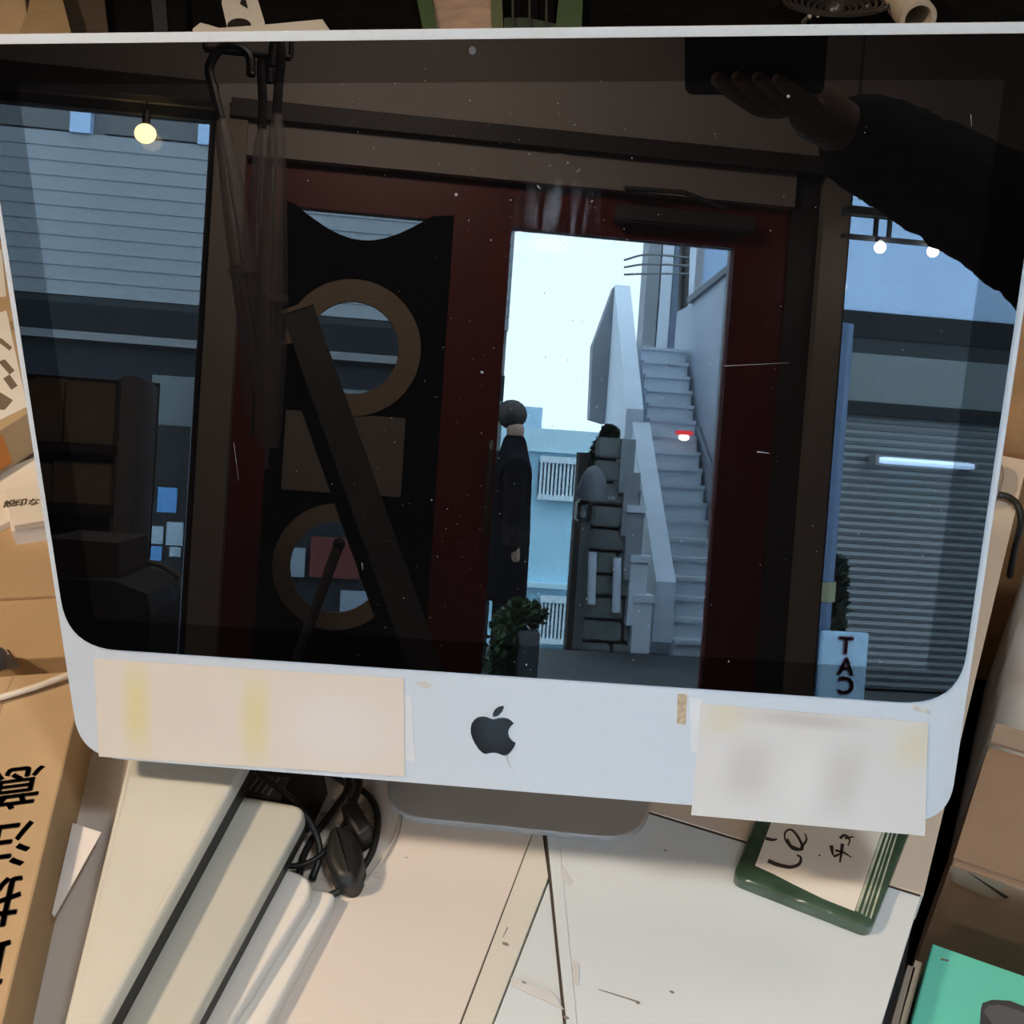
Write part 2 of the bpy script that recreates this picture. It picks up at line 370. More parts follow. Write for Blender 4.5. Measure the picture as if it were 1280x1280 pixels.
# umbrellas hanging by their crooks from a rail on the pillar
YU = YF + .75
rail = thing('hanging_rail', 'black metal rail with two end brackets above the hanging umbrellas', 'rail', (M(300, 62, YU).x, YU, M(300, 62, YU).z))
ru = M(256, 66, YU); rv = M(364, 66, YU); zr = M(300, 66, YU).z
obj('rod', tube([Vector((ru.x, YU, zr)), Vector((rv.x, YU, zr))], .008, smooth=False), black_rubber, rail)
for x in (ru.x, rv.x): obj('bracket', tube([Vector((x, YU, zr)), Vector((x, YU, CEIL))], .006, smooth=False), black_rubber, rail)
film = glass('clear_umbrella_film', (.62, .58, .56)); film2 = mat('milky_umbrella_film', (.42, .36, .35), .3, 0, .15, 30, alpha=.3)
def umbrella(hook, tip, label, rgt, dy):
    t = thing('umbrella', label, 'umbrella', hook[-1] + Vector((0, dy, 0)), 'umbrellas hanging beside the shop door')
    D_ = Vector((0, dy, 0))
    obj('crook_handle', tube([p + D_ for p in hook], .0115), black_rubber, t)
    a, b = hook[-1] + D_, tip + D_; d = b - a
    bm = NB(); n = 14; prof = [(0, .012), (.06, .020), (.2, .028), (.45, .036), (.7, .040), (.92, .034), (1, .028)]
    ax = d.normalized(); u = ax.orthogonal().normalized(); v = ax.cross(u); R = []
    for s, r in prof:
        R.append([bm.verts.new(a + d * s + (u * math.cos(2 * math.pi * k / n) + v * math.sin(2 * math.pi * k / n)) * r * (1 if k % 2 else .62)) for k in range(n)])
    for A, B_ in zip(R, R[1:]):
        for k in range(n): bm.faces.new((A[k], A[(k + 1) % n], B_[(k + 1) % n], B_[k]))
    obj('folded_canopy', bm, film2, t, smooth=True)
    obj('shaft', tube([a, b + d.normalized() * .05], .005, smooth=False), mat('umbrella_shaft', (.25, .22, .2), .3, .6), t)
    obj('tie_band', tube([a + d * .55 - ax * .01, a + d * .55 + ax * .01], .040, smooth=False, seg=14), film2, t)
umbrella([M(314, 95, YU), M(312, 70, YU), M(295, 58, YU), M(275, 62, YU), M(262, 85, YU), M(268, 115, YU), M(276, 148, YU)], M(330, 492, YU), 'clear umbrella with wide black crook, slanting, nearest the left window', 1, 0)
umbrella([M(334, 92, YU), M(333, 68, YU), M(328, 60, YU), M(323, 70, YU), M(325, 120, YU), M(324, 150, YU)], M(312, 520, YU), 'clear umbrella with a small metal collar, hanging between the other two', 1, -.07)
umbrella([M(344, 95, YU), M(347, 68, YU), M(353, 66, YU), M(355, 85, YU), M(352, 120, YU), M(350, 152, YU)], M(338, 560, YU), 'clear umbrella hanging straight down, nearest the red door', 1, .07)

# warm bulb added in place of a lamp reflection; track lights near the windows
bulb_w = mat('warm_bulb', (1, .9, .7), .4, emit=(1, .74, .34, 24)); bulb_c = mat('white_bulb', (1, 1, 1), .4, emit=(1, .95, .88, 110))
YW1 = YF - .03; c = M(182, 167, YW1)
t = thing('reflected_lamp_bulb', 'round warm glowing bulb added in place of a lamp reflection in the left window', 'lamp', c)
obj('bulb', ball(c, .030, sc=(1.12, 1, 1)), bulb_w, t, smooth=True); obj('lamp_socket', tube([c + Z_ * .028, c + Z_ * .07], .013, smooth=False), black_rubber, t)
obj('cord', tube([c + Z_ * .07, Vector((c.x, c.y, max(ZL, ZD)))], .0018, smooth=False, seg=6), black_rubber, t)
YT = YF + .25
tl = thing('track_light', 'grey track light bar with two white glowing bulbs by the right window', 'lamp', M(1110, 290, YT))
zt = M(1110, 300, YT).z; x0 = M(1060, 300, YT).x; x1 = M(1280, 300, YT).x; tm = mat('track_grey', (.10, .12, .14), .5)
obj('track', box(x0 - .02, x1 + .2, YT - .012, YT + .012, zt - .006, zt + .006), tm, tl)
zu = M(1110, 268, YT).z
obj('upper_track', box(x0 - .02, x1 + .2, YT - .02, YT + .02, zu - .012, zu + .012), tm, tl)
for px_ in (1095, 1112): obj('track_bracket', box(M(px_, 280, YT).x - .005, M(px_, 280, YT).x + .005, YT - .008, YT + .008, zt, zu), tm, tl)
for x in (x0 + .0, x1 + .15): obj('hanger', tube([Vector((x, YT, zu)), Vector((x, YT, CEIL))], .005, smooth=False), tm, tl)
for x, y in ((1100, 309), (1166, 314)):
    c = M(x, y, YT + .03); obj('bulb', ball(c, .0175), bulb_c, tl, smooth=True); obj('lamp_socket', tube([c + Z_ * .016, Vector((c.x, YT, zt))], .008, smooth=False), tm, tl)

# ------------------------------------------------------------------ the street, seen through the windows and the door
asph = mat('wet_asphalt', (.10, .105, .11), .6, 0, .15, 2, .2, 60)
o = obj('street', prism([Vector((-14, YF - .12, STREET)), Vector((-14, -7.1, STREET)), Vector((-14, -16.5, LOW)), Vector((-14, -40, LOW)), Vector((-14, -40, LOW - .5)), Vector((-14, YF - .12, LOW - .5))], (30, 0, 0)), asph); o['kind'] = 'structure'
YO = -6.1
siding_m = mat('grey_blue_siding', (.20, .225, .25), .6, 0, .04, 2); ltblue = mat('pale_blue_render', (.36, .50, .70), .8, 0, .05, 1.5)
dark_m = mat('charcoal_awning_and_shade', (.018, .021, .023), .7, 0, .1, 3, spec=.08); teal_g = mat('grey_green_panel', (.11, .135, .14), .6, 0, .06, 2)
shop_d = mat('dark_shop_front', (.022, .026, .030), .5, 0, .15, 3, spec=.08); strip_m = mat('grey_rail', (.16, .17, .18), .5)
def MX(x, y=400, Y=YO): return M(x, y, Y).x
def MZ(x, y, Y=YO): return M(x, y, Y).z
xl, xr = MX(-260), MX(636)
bA = thing('building', 'grey sided building with a painted shade band across the street on the left', 'building', ((xl + xr) / 2, YO, STREET))
zs1, zs0 = MZ(150, 172), MZ(150, 374)
obj('back_wall', box(xl, xr, YO - 3, YO - .06, STREET, MZ(150, 60) + 2.2), mat('grey_wall', (.20, .21, .22), .8), bA)  # wall carried up out of view to block sky light
nb = 11; hgt = (zs1 - zs0) / nb
pm = None
for i in range(nb):
    if pm is None:
        b0 = prism([Vector((xl, YO, zs0)), Vector((xl, YO + .016, zs0)), Vector((xl, YO + .01, zs0 + hgt)), Vector((xl, YO - .05, zs0 + hgt)), Vector((xl, YO - .05, zs0))], (xr - xl, 0, 0))
        pm = obj('siding_board', b0, siding_m, bA)
    else:
        c_ = pm.copy(); COL.objects.link(c_); c_.parent = bA; c_.location = pm.location + Vector((0, 0, hgt * i))
winz1, winz0 = MZ(150, 85), zs1
wdk = mat('dark_window_glass', (.07, .075, .08), .15); frb = mat('pale_blue_mullion', (.32, .46, .66), .6)
xs_ = [-150, 103, 263, 420, 560]
for a, b in zip(xs_, xs_[1:]):
    f = obj('window', box(MX(a) + .06, MX(b) - .06, YO - .05, YO - .02, winz0 + .02, winz1), wdk, bA)
for a in xs_: obj('mullion', box(MX(a, 140) - .055, MX(a, 140) + .055, YO - .05, YO + .03, winz0, winz1), frb, bA)
xr2_ = MX(604)
obj('fascia', box(xl, xr2_, YO - .05, YO + .01, MZ(150, 384), MZ(150, 374)), mat('slate_fascia', (.035, .04, .043), .8, spec=.1), bA)
obj('awning', box(xl, xr2_, YO - .05, YO + .02, MZ(150, 420), MZ(150, 384)), dark_m, bA)  # flat box, its black stands for the shaded recess under the siding
obj('awning_rail', box(xl, xr2_, YO - .02, YO + .05, MZ(150, 429), MZ(150, 419)), strip_m, bA)
obj('shop_front', box(xl, xr, YO - .06, YO, MZ(150, 500), MZ(150, 432)), shop_d, bA)
obj('wall_panel', box(MX(195), xr, YO - .06, YO + .01, MZ(215, 535), MZ(215, 470)), teal_g, bA)
obj('shop_front', box(xl, xr, YO - .06, YO, STREET, MZ(150, 500)), shop_d, bA)
f = obj('glass_door', box(MX(184, 600), MX(238, 600), YO, YO + .04, STREET, MZ(215, 532)), mat('door_black', (.012, .014, .016), .35), bA)
obj('door_post', box(MX(238, 600), MX(252, 600), YO, YO + .08, STREET, MZ(215, 470)), mat('slate_post', (.09, .10, .13), .6), bA)
# things in the round openings: pale panels
obj('wall_panel', box(MX(345, 700), MX(382, 700), YO, YO + .03, MZ(365, 720), MZ(365, 684)), mat('pale_panel', (.22, .27, .33), .6), bA)
obj('red_panel', box(MX(388, 700), MX(450, 700), YO, YO + .03, MZ(420, 722), MZ(420, 672)), mat('red_sign', (.12, .02, .018), .6), bA)
obj('wall_panel', box(MX(425, 760), MX(480, 760), YO, YO + .05, MZ(440, 780), MZ(440, 738)), mat('pale_panel', (.22, .27, .33), .6), bA)
# posters on the glass door
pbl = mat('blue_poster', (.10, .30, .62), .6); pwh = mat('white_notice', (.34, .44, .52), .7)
def notice(x0, x1, y0, y1, m, label):
    xc = (x0 + x1) / 2; yc = (y0 + y1) / 2
    o = obj('notice', box(MX(x0, yc), MX(x1, yc), YO + .042, YO + .046, MZ(xc, y1), MZ(xc, y0)), m); return tag(o, label, 'notice', 'notices on the dark glass door')
n1 = notice(199, 223, 609, 640, pbl, 'blue notice with round picture, highest on the dark glass door')
obj('picture', prism(circ(M(211, 620, YO + .046), .055, 20), (0, .003, 0)), mat('dark_blue_print', (.04, .12, .35), .6), n1) if False else None
notice(191, 206, 657, 679, pwh, 'small white notice on the dark glass door, left of the taller one')
notice(210, 231, 652, 681, pwh, 'taller white notice on the dark glass door, right of the small one')
notice(190, 204, 682, 700, pbl, 'small pale blue notice, lowest on the left of the glass door')
notice(214, 228, 683, 695, pwh, 'small grey notice lowest on the right of the glass door')

# right-hand building with roller shutter
xl2, xr2 = MX(1046), MX(1500)
bB = thing('building', 'pale blue building with a closed roller shutter across the street', 'building', ((xl2 + xr2) / 2, YO, STREET))
y_at = lambda y: MZ(1150, y)
ztop = y_at(120)
obj('back_wall', box(xl2, xr2, YO - 2.5, YO - .1, STREET, ztop), mat('grey_wall', (.20, .21, .22), .8), bB)
obj('upper_wall', box(xl2, xr2, YO - .1, YO, y_at(396), ztop), ltblue, bB)
obj('awning', box(xl2, xr2, YO - .1, YO + .03, y_at(428), y_at(396)), dark_m, bB)
obj('fascia', box(xl2, xr2, YO - .1, YO + .02, y_at(448), y_at(428)), mat('slate_fascia', (.035, .04, .043), .8, spec=.1), bB)
obj('wall_panel', box(xl2, xr2, YO - .1, YO + .03, y_at(508), y_at(448)), teal_g, bB)
obj('shutter_box', box(xl2, xr2, YO - .1, YO + .05, y_at(524), y_at(508)), dark_m, bB)
zsh1 = y_at(524); pitch = .046; sl = None
slat_m = mat('shutter_slat', (.135, .155, .165), .5, .1, .05, 3)
k = 0; z = zsh1
while z - pitch > STREET:
    if sl is None:
        h = pitch * .93
        pr = [Vector((xl2 + .03, YO - .05, z)), Vector((xl2 + .03, YO + .0, z)), Vector((xl2 + .03, YO + .010, z - h * .5)), Vector((xl2 + .03, YO + .0, z - h)), Vector((xl2 + .03, YO - .05, z - h))]
        sl = obj('shutter_slat', prism(pr, (xr2 - xl2 - .06, 0, 0)), slat_m, bB)
    else:
        c_ = sl.copy(); COL.objects.link(c_); c_.parent = bB; c_.location = sl.location + Vector((0, 0, -pitch * k))
    k += 1; z -= pitch
obj('roof_rail', tube([Vector((xl2, YO + .2, y_at(262))), Vector((xr2, YO + .2, y_at(262)))], .03, smooth=False), strip_m, bB)
t = thing('tube_reflection', 'glowing tube added at the shutter for a lamp reflected in the window', 'lamp', M(1157, 579, YO + .1))  # added glow: a tube reflected in the window glass, set at the shutter
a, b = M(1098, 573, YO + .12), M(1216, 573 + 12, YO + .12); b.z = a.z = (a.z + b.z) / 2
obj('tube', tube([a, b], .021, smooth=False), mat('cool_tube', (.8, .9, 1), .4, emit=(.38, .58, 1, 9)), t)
for p in (a, b): obj('tube_holder', box(p.x - .02, p.x + .02, YO + .02, YO + .13, p.z - .03, p.z + .03), strip_m, t)  # made-up holders joining the reflected tube to the shutter
t = thing('street_pole', 'blue utility pole with a yellow joint left of the roller shutter', 'pole', (MX(1031, 600, YO + 1), YO + 1, STREET))
pxm = MX(1034, 600, YO + 1); bp = mat('blue_pole', (.045, .09, .18), .5)
obj('pole_shaft', tube([Vector((pxm, YO + 1, STREET)), Vector((pxm, YO + 1, M(1045, 405, YO + 1).z))], 0.072, smooth=False, seg=14), bp, t)
zj = M(1025, 738, YO + 1).z
obj('pole_joint', tube([Vector((pxm, YO + 1, zj - .05)), Vector((pxm, YO + 1, zj + .05))], .085, smooth=False, seg=12), mat('yellow_joint', (.20, .19, .09), .5), t)
leaf_d = mat('dark_foliage', (.014, .028, .016), .8, 0, .4, 12); leaf_g = mat('green_foliage', (.05, .09, .035), .8, 0, .4, 14)
def foliage(pts, n, size, bm=None):
    bm = bm or NB()
    for _ in range(n):
        c, r = random.choice(pts); v = Vector((random.gauss(0, 1), random.gauss(0, 1), random.gauss(0, 1))).normalized() * r * random.random() ** .4
        p = c + v; d = Vector((random.uniform(-1, 1), random.uniform(-1, 1), random.uniform(-.3, 1))).normalized(); s = d.orthogonal().normalized() * size * .4; d = d * size
        vs = [bm.verts.new(p), bm.verts.new(p + d * .5 + s), bm.verts.new(p + d), bm.verts.new(p + d * .5 - s)]; bm.faces.new(vs)
    return bm
def conifer(xc, yt, xb, Y, wid, label, base=STREET, group=None):
    tp = M(xc, yt, Y); t = thing('conifer', label, 'shrub', (tp.x, Y, base), group)
    hh = tp.z - base; pts = []
    for i in range(12):
        s = i / 11; pts.append((Vector((tp.x, Y, base + .1 + (hh - .15) * s)), wid * (1 - s * .72) * .9))
    o = obj('foliage', foliage(pts, 1500, .10), leaf_d, t); o['kind'] = 'stuff'
    obj('stem', tube([Vector((tp.x, Y, base)), Vector((tp.x, Y, tp.z - .1))], .03, smooth=False), wood_dark, t)
conifer(1041, 700, 0, YO + .5, .085, 'slim dark conifer between the blue pole and the roller shutter')
# A-board: letters down a white board
YA = YO + 1.2
t = thing('sign_board', 'white upright sign board with dark red letters in front of the shutter', 'sign', (MX(1057, 830, YA), YA, STREET))
ax0, ax1 = M(1027, 800, YA).x, M(1086, 800, YA).x; az1 = M(1057, 790, YA).z
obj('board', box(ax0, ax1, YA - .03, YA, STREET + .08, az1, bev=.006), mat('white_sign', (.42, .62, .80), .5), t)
for x in (ax0 + .03, ax1 - .03): obj('leg', box(x - .015, x + .015, YA - .04, YA + .01, STREET, STREET + .1), strip_m, t)
ch = (M(1057, 800, YA).z - M(1057, 835, YA).z)
mm = mat('maroon_letter', (.13, .02, .045), .5)
for ltr, yy in (('T', 808), ('A', 834), ('C', 858)):
    c = M(1057, yy, YA + .003); obj('letter', text_on(ltr, ch * .86, c, (-1, 0, 0), (0, 0, 1), bold=ch * .035, ext=.003), mm, t)

# alley seen through the clear door: stairs, parapets, side buildings
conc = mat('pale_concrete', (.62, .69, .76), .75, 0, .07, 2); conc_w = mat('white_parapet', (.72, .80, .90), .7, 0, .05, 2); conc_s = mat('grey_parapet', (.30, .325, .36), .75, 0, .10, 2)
D0, RISE, TREAD = 8.5, .143, .152; zb_ = VC.z - 1.0; NST = 17
sxl0 = None
t = thing('staircase', 'long pale concrete outdoor staircase climbing between the buildings', 'staircase', (M(860, 820, VC.y - D0).x, VC.y - D0, STREET))
stp = None; XS0 = M(836, 800, VC.y - D0).x; XS1 = M(908, 700, VC.y - D0).x
YE = VC.y - D0
XSTOP = M(852, 470, VC.y - D0 - NST * TREAD).x
for i in range(-3, NST):
    zt_ = zb_ + RISE * i; y1_ = VC.y - D0 - TREAD * i
    fr = max(0, i) / NST
    xL = XS0 + (M(797, 470, VC.y - D0 - NST * TREAD).x - XS0) * fr; xR = XS1 + (XSTOP - XS1) * fr
    st = obj('step', bx(box(xL, xR, y1_ - .40, y1_, zt_ - RISE * 3.2, zt_ - .03), xL, xR, y1_ - .40, y1_ + .03, zt_ - .03, zt_), conc, t)
def para(pts, Y0, Y1, m, nm, par, th=.16):
    "sloping side wall: list of (Y, ztop, zbottom), x from function"
    bm = NB(); A = []
    for (x, Y, zt_, zb2) in pts: A.append([bm.verts.new((x, Y, zb2)), bm.verts.new((x - th, Y, zb2)), bm.verts.new((x - th, Y, zt_)), bm.verts.new((x, Y, zt_))])
    for a_, b_ in zip(A, A[1:]):
        for k in range(4): bm.faces.new((a_[k], a_[(k + 1) % 4], b_[(k + 1) % 4], b_[k]))
    bm.faces.new(A[0][::-1]); bm.faces.new(A[-1]); return obj(nm, bm, m, par)
Yend = VC.y - D0 - NST * TREAD
def pz(x, y, Y): return M(x, y, Y).z
Ym = VC.y - D0 - 8.2 * TREAD
xm0 = M(841, 728, YE).x; xm1 = M(812, 530, Ym).x; xt = M(786, 380, Yend).x
para([(xm0, YE + .1, pz(835, 726, YE), STREET), (xm1, Ym, pz(812, 528, Ym), LOW)], 0, 0, conc_w, 'lower_parapet', t, .15)
para([(xm1 - .06, Ym, pz(805, 512, Ym), LOW), (xt, Yend, pz(772, 356, Yend), LOW)], 0, 0, conc_w, 'upper_parapet', t, .15)
# turned landing wall at the head of the stairs
pl = [M(x, y, Yend) for x, y in ((776, 358), (768, 358), (741, 432), (737, 524), (756, 530), (790, 520), (800, 500))]
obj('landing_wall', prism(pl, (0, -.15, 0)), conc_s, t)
# outer flank, stepping down; its shade is put into the grey of the upper blocks
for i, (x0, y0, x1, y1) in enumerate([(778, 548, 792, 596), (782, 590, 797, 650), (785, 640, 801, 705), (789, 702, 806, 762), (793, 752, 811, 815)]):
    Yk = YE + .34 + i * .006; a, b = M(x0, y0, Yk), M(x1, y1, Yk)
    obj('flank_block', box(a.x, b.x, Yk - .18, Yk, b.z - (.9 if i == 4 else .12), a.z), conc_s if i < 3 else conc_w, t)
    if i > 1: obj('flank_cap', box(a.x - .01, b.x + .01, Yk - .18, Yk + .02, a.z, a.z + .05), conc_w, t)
obj('stair_rail', tube([M(872, 536, YE - 1.6) , M(897, 612, YE - .6), M(915, 700, YE)], .03), mat('steel_blue_rail', (.09, .12, .17), .5), t)
# right alley building
YR0 = YE - .2
bC = thing('building', 'grey alley building with columns and pipes right of the staircase', 'building', (XS1 + .8, Yend, STREET))
A = [(XS1 + .02, YE + .05), (XSTOP + .05, Yend), (XSTOP + .05, Yend - .6), (xl2 + .9, Yend - .6), (xl2 - .03, YO - .2), (xl2 - .5, YO - .2)]
obj('side_wall', prism([Vector((x, y, LOW)) for x, y in A], (0, 0, pz(925, 316, YE) - LOW)), mat('pale_side_wall', (.40, .45, .53), .8, 0, .06, 1), bC)
Yc = Yend - 1.2
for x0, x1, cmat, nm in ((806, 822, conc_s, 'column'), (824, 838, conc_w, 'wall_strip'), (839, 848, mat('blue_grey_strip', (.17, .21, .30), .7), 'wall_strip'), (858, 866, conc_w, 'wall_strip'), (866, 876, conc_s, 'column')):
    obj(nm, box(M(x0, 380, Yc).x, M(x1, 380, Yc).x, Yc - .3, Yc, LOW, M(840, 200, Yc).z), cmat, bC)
obj('downpipe', tube([M(858, 240, Yc + .3), M(852, 450, Yc + .3)], .055, smooth=False), black_rubber, bC)
obj('coping', prism([Vector((XS1, YE + .06, pz(925, 316, YE))), Vector((XSTOP, Yend, pz(925, 316, YE))), Vector((XSTOP + .2, Yend, pz(925, 316, YE))), Vector((XS1 + .3, YE + .06, pz(925, 316, YE)))], (0, 0, .06)), mat('grey_soffit', (.15, .165, .19), .8), bC)
obj('upper_wall', box(M(878, 300, Yc).x, M(990, 300, Yc).x, Yc - .5, Yc - .1, LOW, pz(880, 180, Yc)), ltblue, bC)
for i in range(3): obj('cable', tube([M(780, 325 + i * 9, Yc + .4), M(810, 318 + i * 12, Yc + .4), M(862, 322 + i * 10, Yc + .4)], .012, seg=5), strip_m, bC)
# red and white lamp on the steps
YL = YE - 1.28; c = M(855, 545, YL)
t = thing('step_lamp', 'small red and white glowing lamp beside the steps', 'lamp', c - Z_ * .07)
obj('lamp_glow', ball(c - Z_ * .012, .05, sc=(1, .6, .6)), mat('lamp_white', (1, 1, 1), .5, emit=(1, .95, .95, 22)), t, smooth=True)
obj('lamp_hood', box(c.x - .075, c.x + .075, YL - .04, YL + .04, c.z + .01, c.z + .045, bev=.01), mat('lamp_red', (.8, .05, .05), .5, emit=(1, .06, .06, 6)), t)
# far pale blue house with two balconies
YH = -17.0
bD = thing('building', 'light blue house with two white-railed balconies at the alley end', 'building', (M(690, 700, YH).x, YH, LOW))
lb = mat('light_blue_house', (.40, .68, .82), .75, 0, .04, .6)
hx0, hx1 = M(600, 600, YH).x, M(765, 600, YH).x
H = lambda y: M(695, y, YH).z
obj('house_wall', box(hx0, hx1, YH - 3, YH, LOW, H(545)), lb, bD)
obj('parapet', box(hx0, hx1, YH, YH + .1, H(566), H(537)), mat('pale_parapet', (.50, .72, .80), .7), bD)
obj('roof_box', box(M(648, 520, YH).x, M(686, 520, YH).x, YH - 1.5, YH - .8, H(545), H(507)), mat('roof_box', (.35, .50, .60), .7), bD)
obj('ledge', box(hx0, hx1, YH, YH + .15, H(735), H(729)), mat('pale_parapet', (.50, .72, .80), .7), bD)
rec = mat('balcony_recess', (.09, .13, .17), .8); wrail = mat('white_rail', (.62, .74, .80), .6)
for (y0, y1) in ((575, 622), (748, 800)):
    xa_, xb_ = M(673, (y0 + y1) / 2, YH + .1).x, M(735, (y0 + y1) / 2, YH + .1).x
    obj('balcony_recess', box(xa_, xb_, YH, YH + .04, H(y1), H(y0)), rec, bD)
    obj('rail', box(xa_, xb_, YH + .1, YH + .2, H(y1) - .04, H(y1) + .04), wrail, bD); obj('rail', box(xa_, xb_, YH + .1, YH + .2, H(y0) - .05, H(y0) + .05), wrail, bD)
    nb_ = 13; b0 = None
    for i in range(nb_):
        x = xa_ + (xb_ - xa_) * (i + .5) / nb_; wd = (xb_ - xa_) / nb_ * .52
        if b0 is None: b0 = obj('baluster', box(x - wd / 2, x + wd / 2, YH + .13, YH + .17, H(y1), H(y0)), wrail, bD); bx0 = x
        else:
            c_ = b0.copy(); COL.objects.link(c_); c_.parent = bD; c_.location = b0.location + Vector((x - bx0, 0, 0))
# stone wall, tree and awning left of the stairs
YW = -7.55
t = thing('stone_wall', 'mossy grey block wall stepping up left of the staircase', 'wall', (M(757, 780, YW).x, YW, LOW))
sm = mat('mossy_block', (.17, .185, .18), .9, 0, .3, 5, .3, 20)
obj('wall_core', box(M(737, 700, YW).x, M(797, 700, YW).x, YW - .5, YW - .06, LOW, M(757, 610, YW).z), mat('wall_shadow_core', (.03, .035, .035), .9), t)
for r_ in range(13):
    zz = M(757, 860, YW).z + r_ * .165; off = (r_ % 2) * .12
    xx0 = M(735, 700, YW).x + max(0, r_ - 10) * .09; xx1 = M(795, 700, YW).x - max(0, r_ - 8) * .07
    x = xx0
    while x < xx1 - .05:
        wdt = min(random.uniform(.20, .30), xx1 - x); obj('stone_block', box(x + .012, x + wdt - .012, YW - .1, YW + random.uniform(-.02, .03), zz + .010, zz + .153, bev=.01), sm, t); x += wdt
for x_, y0, y1 in ((741, 690, 755), (772, 697, 765)): obj('drain_pipe', tube([M(x_, y0, YW + .08), M(x_ - 2, y1, YW + .08)], .03, smooth=False), conc_w, t)
Yt = -7.7; tp = M(758, 530, Yt)
t = thing('tree', 'dark pointed tree rising behind the block wall beside the stairs', 'tree', (tp.x, Yt - .9, LOW))
pts = [(Vector((M(x, y, Yt - .9).x, Yt - .9, M(x, y, Yt - .9).z)), r) for x, y, r in ((762, 543, .05), (759, 556, .08), (756, 570, .10), (752, 586, .13), (750, 600, .14), (765, 570, .07), (765, 596, .12))]
o = obj('foliage', foliage(pts, 2600, .06), leaf_d, t); o['kind'] = 'stuff'
obj('trunk', tube([Vector((tp.x, Yt - .9, LOW)), Vector((tp.x, Yt - .9, tp.z - .2))], .06, smooth=False), wood_dark, t)
c = M(752, 615, YW + .7)
t = thing('canopy', 'rounded grey fabric awning over the block wall left of the stairs', 'awning', (c.x, YW, c.z - .1))
bm = ball(Vector((c.x, YW + .35, M(752, 626, YW + .35).z)), 0.19, sc=(.55, 1, 1.25), u=20, v=14)
bmesh.ops.delete(bm, geom=[v for v in bm.verts if v.co.z < M(752, 626, YW + .35).z - .01], context='VERTS')
obj('fabric', bm, mat('slate_fabric', (.12, .13, .15), .8), t, smooth=True)
obj('awning_frame', tube([M(736, 627, YW + .35), M(768, 624, YW + .35)], .02, smooth=False), strip_m, t)
t = thing('lantern', 'small dark framed lantern on the corner of the block wall', 'lantern', M(728, 648, YW + .3))
a, b = M(724, 628, YW + .3), M(736, 650, YW + .3)
obj('lantern_glass', box(a.x + .015, b.x - .015, YW + .22, YW + .3, b.z + .02, a.z - .02), mat('lantern_pane', (.40, .48, .55), .4), t)
for x in (a.x, b.x): obj('lantern_frame', box(x - .014, x + .014, YW + .2, YW + .32, b.z, a.z), black_rubber, t)
for z in (a.z, b.z): obj('lantern_frame', box(a.x, b.x, YW + .2, YW + .32, z - .014, z + .014), black_rubber, t)
# planter with shrub, lower left of the clear door
Yq = -4.3
t = thing('planter', 'grey square planter with straggly green plant outside the glass door', 'planter', (M(655, 830, Yq).x, Yq, STREET))
a = M(648, 788, Yq); b = M(675, 788, Yq)
obj('pot', box(a.x, b.x, Yq - .15, Yq + .02, STREET, a.z, bev=.006), mat('grey_planter', (.12, .13, .14), .7), t)
pts = [(M(x, y, Yq - .05), r) for x, y, r in ((650, 765, .05), (660, 770, .05), (668, 768, .04), (640, 775, .06), (632, 790, .07), (628, 815, .09), (630, 845, .09))]
o = obj('plant', foliage(pts, 900, .045), leaf_g, t); o['kind'] = 'stuff'
# boxes stacked inside the left window
cy = YF + .28
def pbox(x0, y0, x1, y1, Y, dep, m, name, label, cat, extra=None, group=None):
    a, b = M(x0, y0, Y), M(x1, y1, Y); zb2 = b.z
    o = obj(name, box(a.x, b.x, Y - dep, Y, zb2, a.z, bev=.004), m)
    return tag(o, label, cat, group), a, b
zf = FLOOR
def fridge():
    Y = cy; a, b = M(20, 458, Y), M(163, 640, Y)
    t = thing('box_shelf', 'white sided rack filled with brown cartons before the left window', 'shelf', ((a.x + b.x) / 2, Y, FLOOR))
    ws = mat('white_panel_side', (.30, .31, .33), .6)
    obj('side_panel', box(b.x - .055, b.x, Y - .3, Y, FLOOR, M(175, 470, Y).z, bev=.01), ws, t)
    obj('side_panel', box(a.x - .3, a.x - .26, Y - .3, Y, FLOOR, M(175, 470, Y).z, bev=.01), ws, t)
    for yy in (560, 636): obj('shelf_board', box(a.x - .3, b.x - .05, Y - .3, Y - .002, M(100, yy, Y).z - .012, M(100, yy, Y).z + .012), wood_dark, t)
    obj('back_board', box(a.x - .3, b.x, Y - .32, Y - .3, FLOOR, M(175, 470, Y).z), wood_dark, t)
    for x0, x1, y0, y1, lab in ((-70, 38, 466, 558, 'brown carton at the left end of the rack top shelf'), (40, 74, 470, 558, 'narrow brown carton in the middle of the rack top shelf'), (80, 150, 474, 558, 'wide brown carton beside the white side of the rack, top shelf'), (-40, 60, 572, 634, 'brown carton on the left of the rack lower shelf'), (64, 150, 575, 634, 'brown carton with a dark slot on the right of the rack lower shelf')):
        p, q_ = M(x0, y0, Y), M(x1, y1, Y)
        zsh = M(100, 560 if y1 < 600 else 636, Y).z + .012
        o = obj('carton', box(p.x, q_.x, Y - .26, Y - .02, zsh, p.z, bev=.003), mat('brown_carton', (.38, .29, .20), .85, 0, .12, 8)); tag(o, lab, 'box', 'cartons on the rack by the left window')
fridge()
t = thing('counter', 'low dark grey counter with sloped top below the rack by the window', 'counter', (M(150, 760, cy + .5).x, cy + .5, FLOOR))
Yk = cy + .5
obj('counter_body', prism([M(105, 705, Yk), M(185, 708, Yk), M(222, 722, Yk), M(226, 745, Yk), Vector((M(226, 745, Yk).x, Yk, FLOOR)), Vector((M(105, 705, Yk).x, Yk, FLOOR))], (0, .35, 0)), mat('charcoal_counter', (.040, .042, .044), .5), t)
